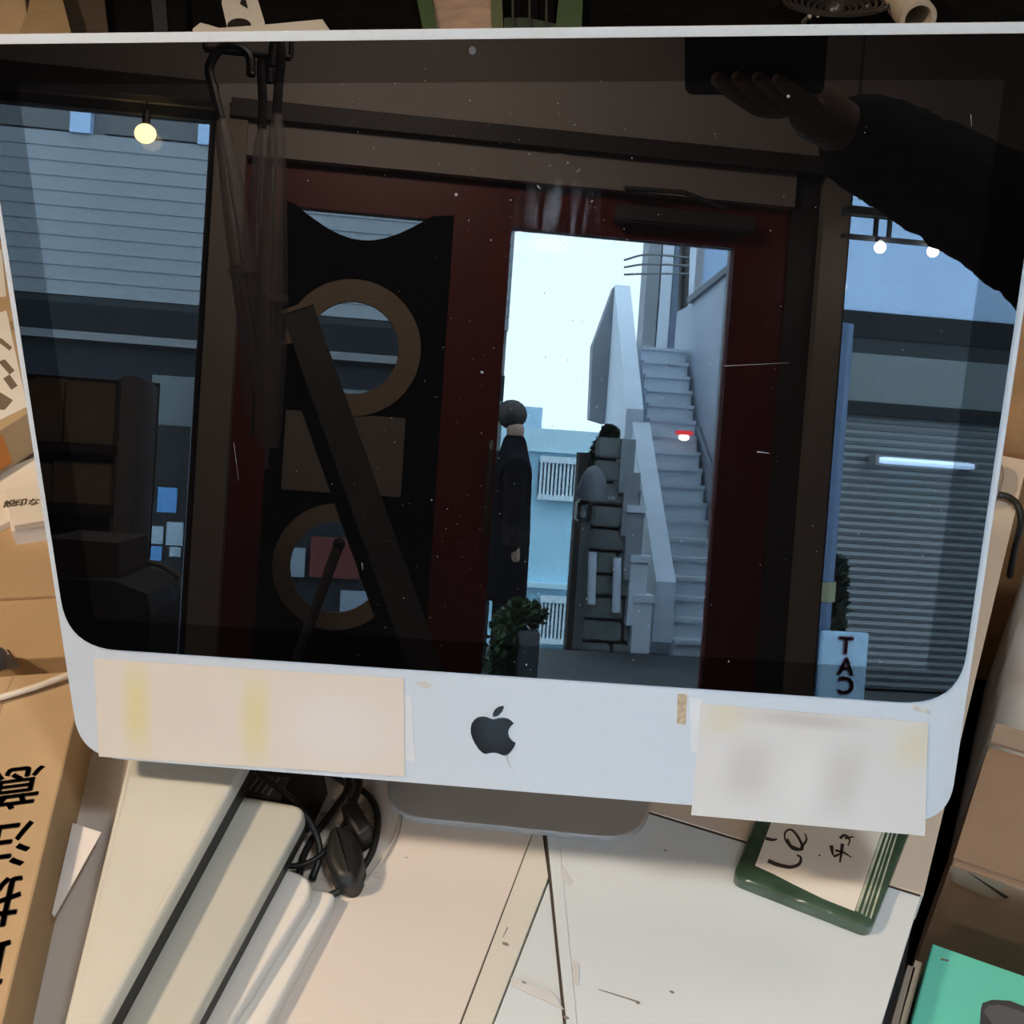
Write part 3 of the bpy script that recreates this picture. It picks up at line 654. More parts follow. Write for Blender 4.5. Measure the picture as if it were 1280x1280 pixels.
obj('counter_edge', tube([M(185, 702, Yk + .36), M(205, 708, Yk + .36), M(226, 722, Yk + .36)], .006), strip_m, t)
obj('counter_top', prism([M(100, 662, Yk - .02), M(185, 668, Yk - .02), M(185, 706, Yk - .02), M(100, 703, Yk - .02)], (0, .3, 0)), mat('brown_counter_top', (.09, .065, .055), .6), t)
t = obj('phone_stand', prism([M(209, 735, Yk + .4), M(216, 733, Yk + .4), M(220, 748, Yk + .4), M(210, 750, Yk + .4)], (0, .008, 0)), mat('blue_card', (.22, .30, .60), .5)); tag(t, 'small bright blue card on the edge of the dark counter', 'card')

# ------------------------------------------------------------------ people
def skin(name, nodes, edges, m, parent, sub=2, base=Vector((0, 0, 0))):
    me = bpy.data.meshes.new(name); me.from_pydata([Vector(n[0]) - base for n in nodes], edges, []); me.materials.append(m)
    o = bpy.data.objects.new(name, me); COL.objects.link(o); o.parent = parent
    s = o.modifiers.new('skin', 'SKIN'); s.use_smooth_shade = True
    for i, nd in enumerate(nodes):
        sv = me.skin_vertices[0].data[i]; r = nd[1]; sv.radius = (r, r) if not isinstance(r, tuple) else r; sv.use_root = (i == 0)
    ss = o.modifiers.new('sub', 'SUBSURF'); ss.levels = sub; ss.render_levels = sub
    return o
skin_m = mat('skin', (.32, .20, .145), .55, 0, .05, 40); coat_m = mat('black_coat', (.006, .006, .008), .95, 0, .3, 30, .3, 80, spec=.05)
navy = mat('dark_trousers', (.008, .009, .013), .9, 0, .2, 30, spec=.05); hair_m = mat('dark_hair', (.02, .014, .011), .6, 0, .3, 60, .4, 120)
fleece = mat('black_fleece_coat', (.022, .017, .015), 1, 0, .35, 60, .8, 110)
def child_mesh(name, bm, m, parent): return obj(name, bm, m, parent, smooth=True)
# street person
YG = VC.y - 5.9; px_ = M(640, 600, YG).x; hz = M(646, 499, YG).z
t = thing('person', 'person in a long black coat standing sideways in the street', 'person', (px_, YG, STREET))
Hh = hz - STREET; B_ = t.location
def hp(y, z, x=0): return Vector((px_ + x, YG + y, STREET + z * Hh))
skin('body', [(hp(0, .52), .07), (hp(0, .68), .075), (hp(0, .80), .065), (hp(0, .865), .035), (hp(.01, .93), .07), (hp(-.05, .46), .03), (hp(-.06, .28), .03), (hp(-.08, .045), .03), (hp(-.07, .02, .12), .028), (hp(.05, .46), .03), (hp(.06, .28), .03), (hp(.08, .045), .03), (hp(.08, .02, .12), .028), (hp(-.17, .79), .035), (hp(-.20, .62), .028), (hp(-.18, .47, .03), .022), (hp(.17, .79), .035), (hp(.20, .62), .028), (hp(.18, .47, .03), .022)],
     [(0, 1), (1, 2), (2, 3), (3, 4), (0, 5), (5, 6), (6, 7), (7, 8), (0, 9), (9, 10), (10, 11), (11, 12), (2, 13), (13, 14), (14, 15), (2, 16), (16, 17), (17, 18)], skin_m, t, 2, B_)
skin('coat', [(hp(0, .44), (.125, .14)), (hp(0, .60), (.12, .13)), (hp(0, .76), (.105, .13)), (hp(0, .895), (.055, .055)), (hp(0, .33), (.13, .14)), (hp(-.17, .78), .066), (hp(-.20, .62), .058), (hp(-.18, .50), .048), (hp(.17, .78), .066), (hp(.20, .62), .058), (hp(.18, .50), .048)],
     [(0, 1), (1, 2), (2, 3), (0, 4), (2, 5), (5, 6), (6, 7), (2, 8), (8, 9), (9, 10)], coat_m, t, 2, B_)
skin('trousers', [(hp(0, .46), .08), (hp(-.05, .40), .062), (hp(-.06, .26), .055), (hp(-.08, .06), .05), (hp(.05, .40), .062), (hp(.06, .26), .055), (hp(.08, .06), .05)], [(0, 1), (1, 2), (2, 3), (0, 4), (4, 5), (5, 6)], navy, t, 2, B_)
child_mesh('hair', ball(hp(-.02, .950, -.022), .080, sc=(1, 1, .95)), hair_m, t)
# photographer: left arm raised, phone in hand, seen in the display
PX = Vector
cw = CAM
sh = M(1352, 338, -.78); el = M(1262, 274, -.66); wr = M(1052, 160, -.545)
hipz = FLOOR + .80
bxp = sh.x + .20; byp = sh.y - .02
root = thing('person', 'person in a black fleece coat raising a phone to photograph the computer', 'person', (bxp, byp, FLOOR))
RB = root.location
shz = sh.z
def q3(dx, z, dy=0): return Vector((bxp + dx, byp + dy, z))
pelv = q3(0, hipz); chest = q3(0, shz - .10); neck = q3(0, shz + .03)
rsh = q3(.18, shz - .02); rel = q3(.26, shz - .28, .0); rwr = q3(.24, shz - .50, .10)
hand_c = M(1000, 128, -.535)
skin('body', [(pelv, .12), (q3(0, shz - .32), .11), (chest, .12), (neck, .05), (q3(0, shz + .09, .01), .055),
              (sh, .05), (el, .042), (wr, .028), (M(1020, 140, -.54), (.022, .034)), (hand_c, (.016, .036)), (rsh, .05), (rel, .04), (rwr, .028), (rwr + PX((0, .02, -.07)), (.03, .014)),
              (q3(-.09, hipz - .06), .085), (q3(-.10, FLOOR + .44), .055), (q3(-.10, FLOOR + .09), .038), (q3(-.10, FLOOR + .035, .15), .034), (q3(.09, hipz - .06), .085), (q3(.10, FLOOR + .44), .055), (q3(.10, FLOOR + .09), .038), (q3(.10, FLOOR + .035, .15), .034)],
     [(0, 1), (1, 2), (2, 3), (3, 4), (2, 5), (5, 6), (6, 7), (7, 8), (8, 9), (2, 10), (10, 11), (11, 12), (12, 13), (0, 14), (14, 15), (15, 16), (16, 17), (0, 18), (18, 19), (19, 20), (20, 21)], skin_m, root, 2, RB)
# head with face
hc = q3(0, shz + .19, .03)
bm = ball(hc, .10, sc=(.80, .96, 1.14), u=24, v=18)
for v in bm.verts:
    p = v.co - hc
    if p.z < -.03: v.co.x = hc.x + p.x * (1 + (p.z + .03) * 3.2)
    if p.y > .07 and abs(p.x) < .014 and -.035 < p.z < .012: v.co.y += .022
    if p.y > .06 and .012 < p.z < .032 and .015 < abs(p.x) < .05: v.co.y -= .008
    if p.y > .05 and -.062 < p.z < -.045 and abs(p.x) < .026: v.co.y += .006
head = child_mesh('head', bm, skin_m, root)
for s in (-1, 1):
    obj('ear', ball(hc + Vector((s * .08, -.005, -.005)), .022, sc=(.35, .8, 1.2)), skin_m, head, smooth=True)
    obj('eye', ball(hc + Vector((s * .030, .083, .018)), .0115), mat('eye_white', (.7, .68, .65), .3), head, smooth=True)
obj('mouth', ball(hc + Vector((0, .088, -.052)), .018, sc=(1.2, .35, .3)), mat('lips', (.35, .12, .10), .5), head, smooth=True)
child_mesh('hair', ball(hc + Vector((0, -.022, .028)), .108, sc=(.86, .98, 1.05)), hair_m, root)
# fingers, closed on the phone
PH_C = CAM - FWD * .0045
def ph(u, v, d=0): return PH_C + RIGHT * u - DOWN * v - FWD * d      # phone plane: u right, v up, d away from the screen of the computer
for i, (u0, ln) in enumerate(((.030, .9), (.050, 1.0), (.070, .95), (.089, .78))):
    k = [ph(.095 + .006 * i, -.034 + .003 * i, .016), ph(u0 + .035, -.029, .004), ph(u0 + .010, -.010 + .004, -.0125), ph(u0 - .012, .014 * ln, -.0135)]
    skin('finger', [(k[0], .0105), (k[1], .0098), (k[2], .0088), (k[3], .0075)], [(0, 1), (1, 2), (2, 3)], skin_m, root, 2, RB)
skin('thumb', [(ph(.112, -.03, .018), .0125), (ph(.108, -.005, .025), .0108), (ph(.092, .018, .022), .009)], [(0, 1), (1, 2)], skin_m, root, 2, RB)
skin('palm', [(ph(.098, -.022, .020), (.017, .030)), (ph(.118, -.036, .020), (.019, .032)), (wr, .027)], [(0, 1), (1, 2)], skin_m, root, 2, RB)
cuff = M(1040, 158, -.545)
slv = skin('coat', [(q3(0, hipz - .10), (.20, .15)), (q3(0, shz - .32), (.185, .14)), (chest, (.18, .13)), (q3(0, shz + .0), (.10, .09)), (sh, .088), (el, .075), (M(1150, 212, -.60), .064), (cuff, .050), (rsh, .085), (rel, .070), (rwr, .058)],
     [(0, 1), (1, 2), (2, 3), (2, 4), (4, 5), (5, 6), (6, 7), (2, 8), (8, 9), (9, 10)], fleece, root, 3, RB)
tx = bpy.data.textures.new('fleece_tex', 'CLOUDS'); tx.noise_scale = .022
dm_ = slv.modifiers.new('pile', 'DISPLACE'); dm_.texture = tx; dm_.strength = .012; dm_.texture_coords = 'LOCAL'
skin('trousers', [(q3(0, hipz - .02), .15), (q3(-.095, hipz - .12), .10), (q3(-.10, FLOOR + .44), .075), (q3(-.10, FLOOR + .08), .062), (q3(.095, hipz - .12), .10), (q3(.10, FLOOR + .44), .075), (q3(.10, FLOOR + .08), .062)],
     [(0, 1), (1, 2), (2, 3), (0, 4), (4, 5), (5, 6)], navy, root, 2, RB)
# the phone around the lens
pt = thing('phone', 'black phone held in the raised hand, reflected at the screen top', 'phone', PH_C)
bm = prism(rounded([ph(-.011, -.013), ph(.127, -.013), ph(.127, .054), ph(-.011, .054)], .010, 5), -FWD * .0075)
obj('phone_body', bm, mat('phone_black', (.01, .01, .011), .35), pt)
obj('lens_ring', ring(PH_C, RIGHT, -DOWN, FWD, .0045, .0062, .0012, 24), black_rubber, pt)

# ------------------------------------------------------------------ desk
desk = thing('desk', 'white laminate desk under the computer, its top boards meeting in dark joints', 'desk', (-.3, 0, FLOOR))
JX = .0405; JY = .0105; RX = .318
a1, a2 = W(665, 1047), W(576, 1280); b1_, b2_ = W(682, 1047), W(706, 1280)
def ext(p, q_, y): t_ = (y - p.y) / (q_.y - p.y); return Vector((p.x + (q_.x - p.x) * t_, y, 0))
YFr = -.38; g = .0009
_da, _db = a2 - a1, b2_ - b1_; _k = ((b1_.x - a1.x) * _db.y - (b1_.y - a1.y) * _db.x) / (_da.x * _db.y - _da.y * _db.x)
AP = a1 + _da * _k                                                  # where the two joints meet, under the foot
A0, A1 = ext(a1, a2, JY), ext(a1, a2, YFr); B0, B1 = ext(b1_, b2_, JY), ext(b1_, b2_, YFr)
c1_, c2_ = W(686, 1096), W(615, 1280); C1 = ext(c1_, c2_, YFr)
f1, f2 = W(700, 1050), W(722, 1280); F0, F1 = ext(f1, f2, JY), ext(f1, f2, YFr)
V = Vector
def board(pts, m, dz=0, lab=None):
    o = obj('tabletop_board', prism([V((p.x, p.y, dz)) for p in pts], (0, 0, -.03 - dz), bev=.0004, seg=1), m, desk); 
    if lab: o['label'] = lab
    return o
YBk = .56
board([V((-1.25, YFr, 0)), A1 - V((g, 0, 0)), AP - V((g, 0, 0)), V((AP.x - g, YBk, 0)), V((-1.25, YBk, 0))], laminate, 0, 'wide beige-white board on the left')
board([V((AP.x, JY + g, 0)), V((.3065, JY + g, 0)), V((.346, YBk, 0)), V((AP.x, YBk, 0))], mat('peach_laminate', (.74, .62, .49), .45, 0, .03, 6), 0, 'peach-toned board at the rear right')
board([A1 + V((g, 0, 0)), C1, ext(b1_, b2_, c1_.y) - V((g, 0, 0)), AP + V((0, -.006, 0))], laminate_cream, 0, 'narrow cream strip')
board([C1 + V((.0003, 0, 0)), B1 - V((g, 0, 0)), ext(b1_, b2_, c1_.y - .003) - V((g, 0, 0))], laminate_daylit, -.0012)
board([B1 + V((g, 0, 0)), F1, F0 - V((0, g, 0)), V((AP.x + g, JY - g, 0)), AP + V((g * 1.5, 0, 0))], laminate_daylit, 0)
board([F1, V((.259, YFr, 0)), V((.305, JY - g, 0)), F0 + V((0, -g, 0))], laminate_daylit, -.0004)
for p, q_ in ((A1, AP), (B1, AP), (V((AP.x, JY, 0)), V((.3045, JY, 0)))):
    e_ = (q_ - p).normalized(); n_ = V((-e_.y, e_.x, 0)) * g * .95
    obj('joint_strip', prism([p - n_ - Z_ * .0006, p + n_ - Z_ * .0006, q_ + n_ - Z_ * .0006, q_ - n_ - Z_ * .0006], (0, 0, -.02)), joint, desk)
obj('desk_frame', bx(bx(box(-1.24, .252, YFr + .02, YBk - .01, -.034, -.0301), -1.2, .245, YFr + .04, YFr + .06, -.10, -.034), -1.2, RX - .04, YBk - .06, YBk - .04, -.10, -.034), joint, desk)
for x in (-1.2, .19):
    for y in (YFr + .04, YBk - .08): obj('leg', box(x, x + .04, y, y + .04, FLOOR, -.034), mat('leg_grey', (.3, .3, .3), .5, .5), desk)
bmk = NB()
for p in ((632, 1180, 6), (655, 1228, 4), (708, 1272, 5), (840, 1240, 4), (797, 1254, 3), (832, 1063, 3), (988, 1048, 2), (508, 1072, 2)):
    c = W(p[0], p[1], .0002); r = p[2] * .00022
    prism([c + V((math.cos(a) * r * 2, math.sin(a) * r, 0)) for a in (0, 1.1, 2.2, 3.0, 4.1, 5.2)], (0, 0, .0002), bmk)
prism([W(748, 1236, .0002), W(800, 1252, .0002), W(800, 1254, .0002), W(748, 1237, .0002)], (0, 0, .0001), bmk)
prism([W(635, 1160, .0002), W(629, 1172, .0002), W(628, 1172, .0002), W(634, 1158, .0002)], (0, 0, .0001), bmk)
o = obj('scuff_marks', bmk, mat('scuff', (.25, .23, .21), .8), desk); o['kind'] = 'stuff'
tpb = mat('clear_tape', (.66, .66, .64), .2)
obj('tape_scrap', slab([(598 + 40, 1222), (690, 1240), (705, 1262), (684, 1252), (640, 1232)], .0003, .0003), tpb, desk)
obj('tape_scrap', slab([(700, 1080), (716, 1102), (712, 1106), (703, 1100)], .0003, .0003), tpb, desk)
obj('tape_scrap', slab([(716, 1200), (724, 1206), (723, 1232), (716, 1228)], .0003, .0003), tpb, desk)

# ------------------------------------------------------------------ the computer
im = thing('computer', 'all-in-one desktop computer with glossy black display and silver chin', 'computer', (.02, .03, 0))
o4 = [L(-284.5, 188), L(284.5, 188), L(284.5, -268), L(-284.5, -268)]
out = rounded(o4, [.016, .016, .030, .030], 10)
bm = NB(); ctr = L(0, -40)
def layer(sc, c, pts=out): return [bm.verts.new(ctr + (p - ctr) * sc + N * (c / 1000)) for p in pts]
rr = [layer(.9985, 0), layer(1.0, -.8), layer(1.0, -9), layer(.985, -14)]
for A, B2 in zip(rr, rr[1:]):
    for k in range(len(A)): bm.faces.new((A[k], A[(k + 1) % len(A)], B2[(k + 1) % len(A)], B2[k]))
bm.faces.new(rr[0]); bm.faces.new(rr[-1][::-1])
obj('front_housing', bm, alu, im)
bm = NB(); rr = [layer(.986, -13.5), layer(.95, -22), layer(.80, -38), layer(.5, -46)]
for A, B2 in zip(rr, rr[1:]):
    for k in range(len(A)): bm.faces.new((A[k], A[(k + 1) % len(A)], B2[(k + 1) % len(A)], B2[k]))
bm.faces.new(rr[0]); bm.faces.new(rr[-1][::-1])
obj('back_cover', bm, back_plastic, im, smooth=True)
glass_edge = mat('black_glass_edge', (.0015, .0015, .0018), 0, 0, 0, spec=.5, ior=1.47)
glass_disp = mat('black_display', (.003, .003, .0035), 0, 0, 0, spec=.5, ior=1.72)
go = rounded([L(-280.3, 182.8, .1), L(280.3, 182.8, .1), L(280.3, -184, .1), L(-280.3, -184, .1)], [.008, .008, .034, .034], 10)
hole = [L(-259.2, 162, .1), L(259.2, 162, .1), L(259.2, -162, .1), L(-259.2, -162, .1)]
obj('glass_border', plate_with_hole(go, hole, N * .0008), glass_edge, im)
obj('display_panel', prism(hole, N * .0008), glass_disp, im)
obj('camera_dot', prism([L(-4.7 + math.cos(a) * 1.9, 177.4 + math.sin(a) * 2.0, .9) for a in [i * math.pi / 8 for i in range(16)]], N * .0001), mat('lens_grey', (.10, .10, .11), .4), im)
def lg(pts): return [SC(570 + x / 12.8, 870 + y / 12.8, .0001) for x, y in pts]
body = [(600, 372), (680, 352), (760, 345), (830, 358), (880, 390), (925, 435), (880, 475), (845, 530), (835, 590), (850, 650), (890, 705), (955, 750), (930, 810), (880, 880), (830, 930), (770, 945), (710, 925), (660, 905), (600, 898), (540, 905), (480, 920), (430, 905), (370, 850), (310, 760), (265, 670), (240, 590), (237, 510), (255, 430), (300, 370), (360, 335), (430, 325), (500, 335), (550, 358)]
lm = mat('logo_black', (.012, .014, .016), .08, 0, 0, spec=.5)
lo = obj('logo', prism(lg(body), N * .0005), lm, im)
obj('logo_leaf', prism(lg([(590, 325), (592, 270), (620, 215), (680, 170), (765, 152), (765, 190), (740, 240), (700, 290), (650, 320)]), N * .0005), lm, lo)
obj('hair_strand', tube([SC(633, 944, .0004), SC(635, 951, .0004), SC(639, 959, .0004)], .00012, seg=5), ink_grey, im)
# glue and tape residue on the chin
res = mat('tape_residue', (.62, .60, .54), .6, 0, .15, 300); res2 = mat('brown_residue', (.55, .42, .28), .7, 0, .25, 400)
obj('glue_residue', prism([SC(847, 867), SC(859, 868), SC(857, 906), SC(846, 904)], N * .00025), res2, im)
obj('glue_residue', prism([SC(520, 853), SC(531, 851), SC(543, 859), SC(528, 861)], N * .0002), res, im)
obj('tape_strip', prism([SC(862, 872), SC(878, 874), SC(872, 940), SC(864, 939)], N * .0002), mat('frosted_tape', (.74, .75, .75), .3), im)
obj('tape_strip', prism([SC(504, 868), SC(514, 869), SC(519, 951), SC(505, 950)], N * .0002), mat('frosted_tape', (.74, .75, .75), .3), im)
obj('glue_residue', prism([SC(1138, 880), SC(1160, 886), SC(1165, 893), SC(1142, 888)], N * .0002), res, im)
# dust and scratches on the glass
db = NB()
def fleck(x, y, s):
    c = SC(x, y, .00092); n = random.choice((4, 5, 6)); a0 = random.random() * 6
    prism([c + (R1 * math.cos(a0 + 2 * math.pi * k / n) + R2 * math.sin(a0 + 2 * math.pi * k / n)) * s * random.uniform(.6, 1.2) for k in range(n)], N * .00005, db)
for _ in range(230):
    x = random.gauss(640, 110) if random.random() < .7 else random.uniform(380, 1180); y = random.uniform(80, 840)
    if 90 < x < 1190 : fleck(x, y, random.choice((.0002, .00026, .00032, .0004)))
for x, y, s in ((571, 243, .0010), (603, 465, .0009), (911, 826, .0008), (658, 830, .0007), (985, 120, .0011), (710, 203, .0006), (722, 214, .0005), (540, 624, .0006)): fleck(x, y, s)
for a_, b_, wd in (((905, 457), (986, 453), .00018), ((946, 564), (962, 566), .0004), ((293, 553), (299, 600), .00014), ((672, 232), (676, 236), .0004), ((1213, 143), (1214, 158), .0002), ((453, 703), (454, 712), .0003)):
    p, q_ = SC(*a_, .00092), SC(*b_, .00092); s_ = (q_ - p).normalized().cross(N) * wd
    prism([p - s_, q_ - s_ * .3, q_ + s_ * .3, p + s_], N * .00004, db)
o = obj('dust_specks', db, mat('dust', (.30, .31, .34), .9), im); o['kind'] = 'stuff'
# greasy smear that scatters the light of the doorway
gs = bpy.data.materials.new('grease_film'); gs.use_nodes = True; t_ = gs.node_tree; t_.nodes.clear()
o_ = t_.nodes.new('ShaderNodeOutputMaterial'); mx_ = t_.nodes.new('ShaderNodeMixShader'); tr_ = t_.nodes.new('ShaderNodeBsdfTransparent'); gl_ = t_.nodes.new('ShaderNodeBsdfGlossy'); gl_.inputs['Roughness'].default_value = .26
tx_ = t_.nodes.new('ShaderNodeTexCoord'); mp_ = t_.nodes.new('ShaderNodeMapping'); mp_.inputs['Scale'].default_value = (190, 0, 9); nn_ = t_.nodes.new('ShaderNodeTexNoise'); nn_.inputs['Scale'].default_value = 1.6; nn_.inputs['Detail'].default_value = 4
mr_ = t_.nodes.new('ShaderNodeMapRange'); mr_.inputs[1].default_value = .42; mr_.inputs[2].default_value = .8; mr_.inputs[3].default_value = 0; mr_.inputs[4].default_value = .09
gr_ = t_.nodes.new('ShaderNodeTexGradient'); gr_.gradient_type = 'SPHERICAL'; mg_ = t_.nodes.new('ShaderNodeMapping'); mg_.inputs['Location'].default_value = (-1.3, -.0, -1.3); mg_.inputs['Scale'].default_value = (2.6, 0, 2.6); mu_ = t_.nodes.new('ShaderNodeMath'); mu_.operation = 'MULTIPLY'
lk = t_.links.new
lk(tx_.outputs['Object'], mp_.inputs[0]); lk(mp_.outputs[0], nn_.inputs['Vector']); lk(nn_.outputs['Fac'], mr_.inputs[0]); lk(tx_.outputs['Generated'], mg_.inputs[0]); lk(mg_.outputs[0], gr_.inputs[0])
lk(mr_.outputs[0], mu_.inputs[0]); pw_ = t_.nodes.new('ShaderNodeMath'); pw_.operation = 'POWER'; pw_.inputs[1].default_value = 1.6; lk(gr_.outputs['Fac'], pw_.inputs[0]); lk(pw_.outputs[0], mu_.inputs[1]); lk(mu_.outputs[0], mx_.inputs[0]); lk(tr_.outputs[0], mx_.inputs[1]); lk(gl_.outputs[0], mx_.inputs[2]); lk(mx_.outputs[0], o_.inputs[0])
obj('grease_smear', prism([SC(x, y, .00096) for x, y in ((620, 300), (612, 250), (640, 205), (700, 190), (760, 205), (790, 250), (780, 300), (720, 330), (660, 330))], N * .00003), gs, im)
# foot and neck
sx = V((R1.x, R1.y, 0)).normalized(); sy = V((-sx.y, sx.x, 0))
def FT(u, v, z): return sx * u + sy * v + V((0, 0, z))
fo = rounded([FT(-.087, -.046, .0055), FT(.111, -.046, .0055), FT(.111, .150, .0055), FT(-.087, .150, .0055)], [.036, .036, .008, .008], 10)
obj('stand_foot', prism(fo, (0, 0, -.0055), bev=.0012, seg=2), alu_dark, im)
hg = L(12, -30, -30)
nk = [FT(-.060, .140, .004), FT(.084, .140, .004), hg + sx * .05 + Z_ * .03, hg - sx * .05 + Z_ * .03]
obj('stand_neck', prism(nk, sy * .008), alu_dark, im)

# taped paper notes on the chin
def card_mat(name, base, bumps):
    m = bpy.data.materials.new(name); m.use_nodes = True; t = m.node_tree; b = t.nodes['Principled BSDF']; b.inputs['Roughness'].default_value = .7
    tcn = t.nodes.new('ShaderNodeTexCoord'); sp = t.nodes.new('ShaderNodeSeparateXYZ'); t.links.new(tcn.outputs['Generated'], sp.inputs[0])
    prev = None
    for (u, wu, v, wv, colr, st) in bumps:
        def bump(outp, c, wd):
            s = t.nodes.new('ShaderNodeMath'); s.operation = 'SUBTRACT'; t.links.new(outp, s.inputs[0]); s.inputs[1].default_value = c
            a = t.nodes.new('ShaderNodeMath'); a.operation = 'ABSOLUTE'; t.links.new(s.outputs[0], a.inputs[0])
            mr = t.nodes.new('ShaderNodeMapRange'); mr.interpolation_type = 'SMOOTHSTEP'; mr.inputs[1].default_value = wd; mr.inputs[2].default_value = wd * .1; mr.inputs[3].default_value = 0; mr.inputs[4].default_value = 1
            t.links.new(a.outputs[0], mr.inputs[0]); return mr.outputs[0]
        p = t.nodes.new('ShaderNodeMath'); p.operation = 'MULTIPLY'; t.links.new(bump(sp.outputs['X'], u, wu), p.inputs[0]); t.links.new(bump(sp.outputs['Z'], v, wv), p.inputs[1])
        k = t.nodes.new('ShaderNodeMath'); k.operation = 'MULTIPLY'; t.links.new(p.outputs[0], k.inputs[0]); k.inputs[1].default_value = st
        mx = t.nodes.new('ShaderNodeMix'); mx.data_type = 'RGBA'
        t.links.new(k.outputs[0], mx.inputs[0])
        if prev: t.links.new(prev, mx.inputs[6])
        else: mx.inputs[6].default_value = (*base, 1)
        mx.inputs[7].default_value = (*colr, 1); prev = mx.outputs[2]
    t.links.new(prev, b.inputs['Base Color']); return m
yel = (.72, .60, .22); gry = (.58, .53, .48)
c1m = card_mat('note_print', (.74, .65, .54), [(.14, .07, .5, .6, yel, .75), (.52, .07, .5, .6, yel, .6), (.3, .2, .5, .5, (.74, .63, .53), .7), (.78, .25, .5, .5, (.78, .73, .68), .6)])
c2m = card_mat('note_print', (.74, .71, .67), [(.11, .12, .9, .25, yel, .35), (.88, .14, .8, .3, yel, .35), (.42, .35, .93, .1, gry, .8), (.24, .14, .45, .4, gry, .6), (.63, .12, .45, .5, gry, .55), (.46, .1, .4, .5, (.80, .77, .72), .8)])
o = obj('paper_note', prism([SC(118, 823, .0003), SC(505, 848, .0003), SC(506, 970, .0003), SC(124, 945, .0003)], N * .0004), c1m); tag(o, 'long cream paper note with two yellow stripes taped on the left chin', 'note')
o = obj('paper_note', prism([SC(876, 879, .0003), SC(1160, 903, .0003), SC(1156, 1044, .0003), SC(864, 1018, .0003)], N * .0004), c2m); tag(o, 'cream paper note with grey print taped on the right chin corner', 'note')

# ------------------------------------------------------------------ glass slab with hand-written sheet
ZG = .011
gm = mat('green_glass', (.022, .05, .028), .12, 0, .5, 25, .15, 60, coat=.5, col2=(.065, .115, .075))
t = thing('glass_slab', 'thick dark green glass slab with handwritten sheet under the chin', 'slab', V((*W(1010, 1080).xy, 0)))
gp = [(962, 978), (915, 1094), (1090, 1162), (1157, 990)]
pts = rounded([W(x, y, ZG) for x, y in gp], .008, 5)
obj('glass_body', prism(pts, (0, 0, -ZG), bev=.004, seg=3), gm, t, smooth=False)
sp_ = [(978, 990), (944, 1082), (966, 1092), (991, 1105), (1030, 1124), (1068, 1139), (1116, 1000)]
sh_ = obj('written_sheet', prism([W(x, y, ZG + .0003) for x, y in sp_], (0, 0, .0003)), paper, t)
for px_l, wd in (([(960, 1076), (972, 1081), (988, 1084), (999, 1080), (1001, 1072), (996, 1069)], .0011), ([(983, 1049), (990, 1060), (1000, 1062), (1003, 1058), (996, 1044), (988, 1037), (981, 1042), (984, 1054), (1001, 1062)], .0008), ([(1001, 1060), (1008, 1050), (1006, 1042)], .0006),
              ([(957, 1048), (966, 1050), (971, 1049)], .0009), ([(1039, 1057), (1041, 1069)], .0009), ([(1042, 1071), (1053, 1066)], .0006), ([(1053, 1055), (1050, 1078)], .0008), ([(1044, 1063), (1055, 1066), (1064, 1072)], .0006), ([(1050, 1048), (1056, 1044), (1062, 1050), (1060, 1057)], .0007), ([(1056, 1048), (1067, 1046)], .0006), ([(1024, 1069), (1025, 1070)], .0007)):
    obj('brush_stroke', stroke_bm(px_l, ZG + .0006, wd * 1.5), ink, sh_)
gl = mat('pale_glass_layer', (.45, .50, .38), .5, 0, .4, 80); g2 = mat('dark_glass_layer', (.03, .06, .03), .4, 0, .4, 80)
for i, (x0, x1) in enumerate(((1103, 1106.5), (1110, 1112.5), (1115.5, 1117), (1121, 1123))):
    dx = -36
    obj('glass_layer', prism([W(x0, 1040, ZG + .0002), W(x1, 1040, ZG + .0002), W(x1 + dx + 2, 1140 + i * 3, ZG + .0002), W(x0 + dx + 2, 1138 + i * 3, ZG + .0002)], (0, 0, .0003)), gl, t)

# ------------------------------------------------------------------ laptops stacked stepwise on the left
def laptop(px, z, h, r, lidm, basem, label, lidh, bev=.003):
    pts = [W(x, y, z) for x, y in px]
    t = thing('laptop', label, 'laptop', (sum(p.x for p in pts) / len(pts), sum(p.y for p in pts) / len(pts), z - h), 'closed laptops stacked on the desk')
    rp = rounded(pts, r, 8)
    obj('lid', prism(rp, (0, 0, -lidh), bev=bev, seg=4), lidm, t)
    c = sum(rp, V((0, 0, 0))) / len(rp)
    obj('base', prism([c + (p - c) * .986 - V((0, 0, lidh)) for p in rp], (0, 0, -(h - lidh))), basem, t)
    return t
blk = mat('black_laptop_side', (.022, .020, .018), .4)
zl = [0, .012, .022, .042, .066]
laptop([(300, 1090), (421, 1116), (286, 1370), (146, 1370)], zl[1], .0119, [.005, .006, .01, .01], plastic_white, plastic_white, 'glossy white laptop lowest in the stepped stack', .006)
laptop([(290, 1068), (402, 1097), (231, 1370), (117, 1370)], zl[2], .0098, [.004, .022, .01, .01], plastic_white, plastic_white, 'white laptop with a large rounded corner, second from the bottom', .006)
laptop([(240, 983), (387, 1008), (191, 1370), (36, 1370)], zl[3], .0198, [.004, .014, .01, .01], plastic_grey, blk, 'beige-grey laptop with black side second from the top of the stack', .0095)
laptop([(165, 925), (318, 935), (78, 1370), (57, 1370)], zl[4], .0238, [.006, .006, .01, .01], plastic_cream, blk, 'largest cream laptop with black side, topmost of the stack', .0105, .004)
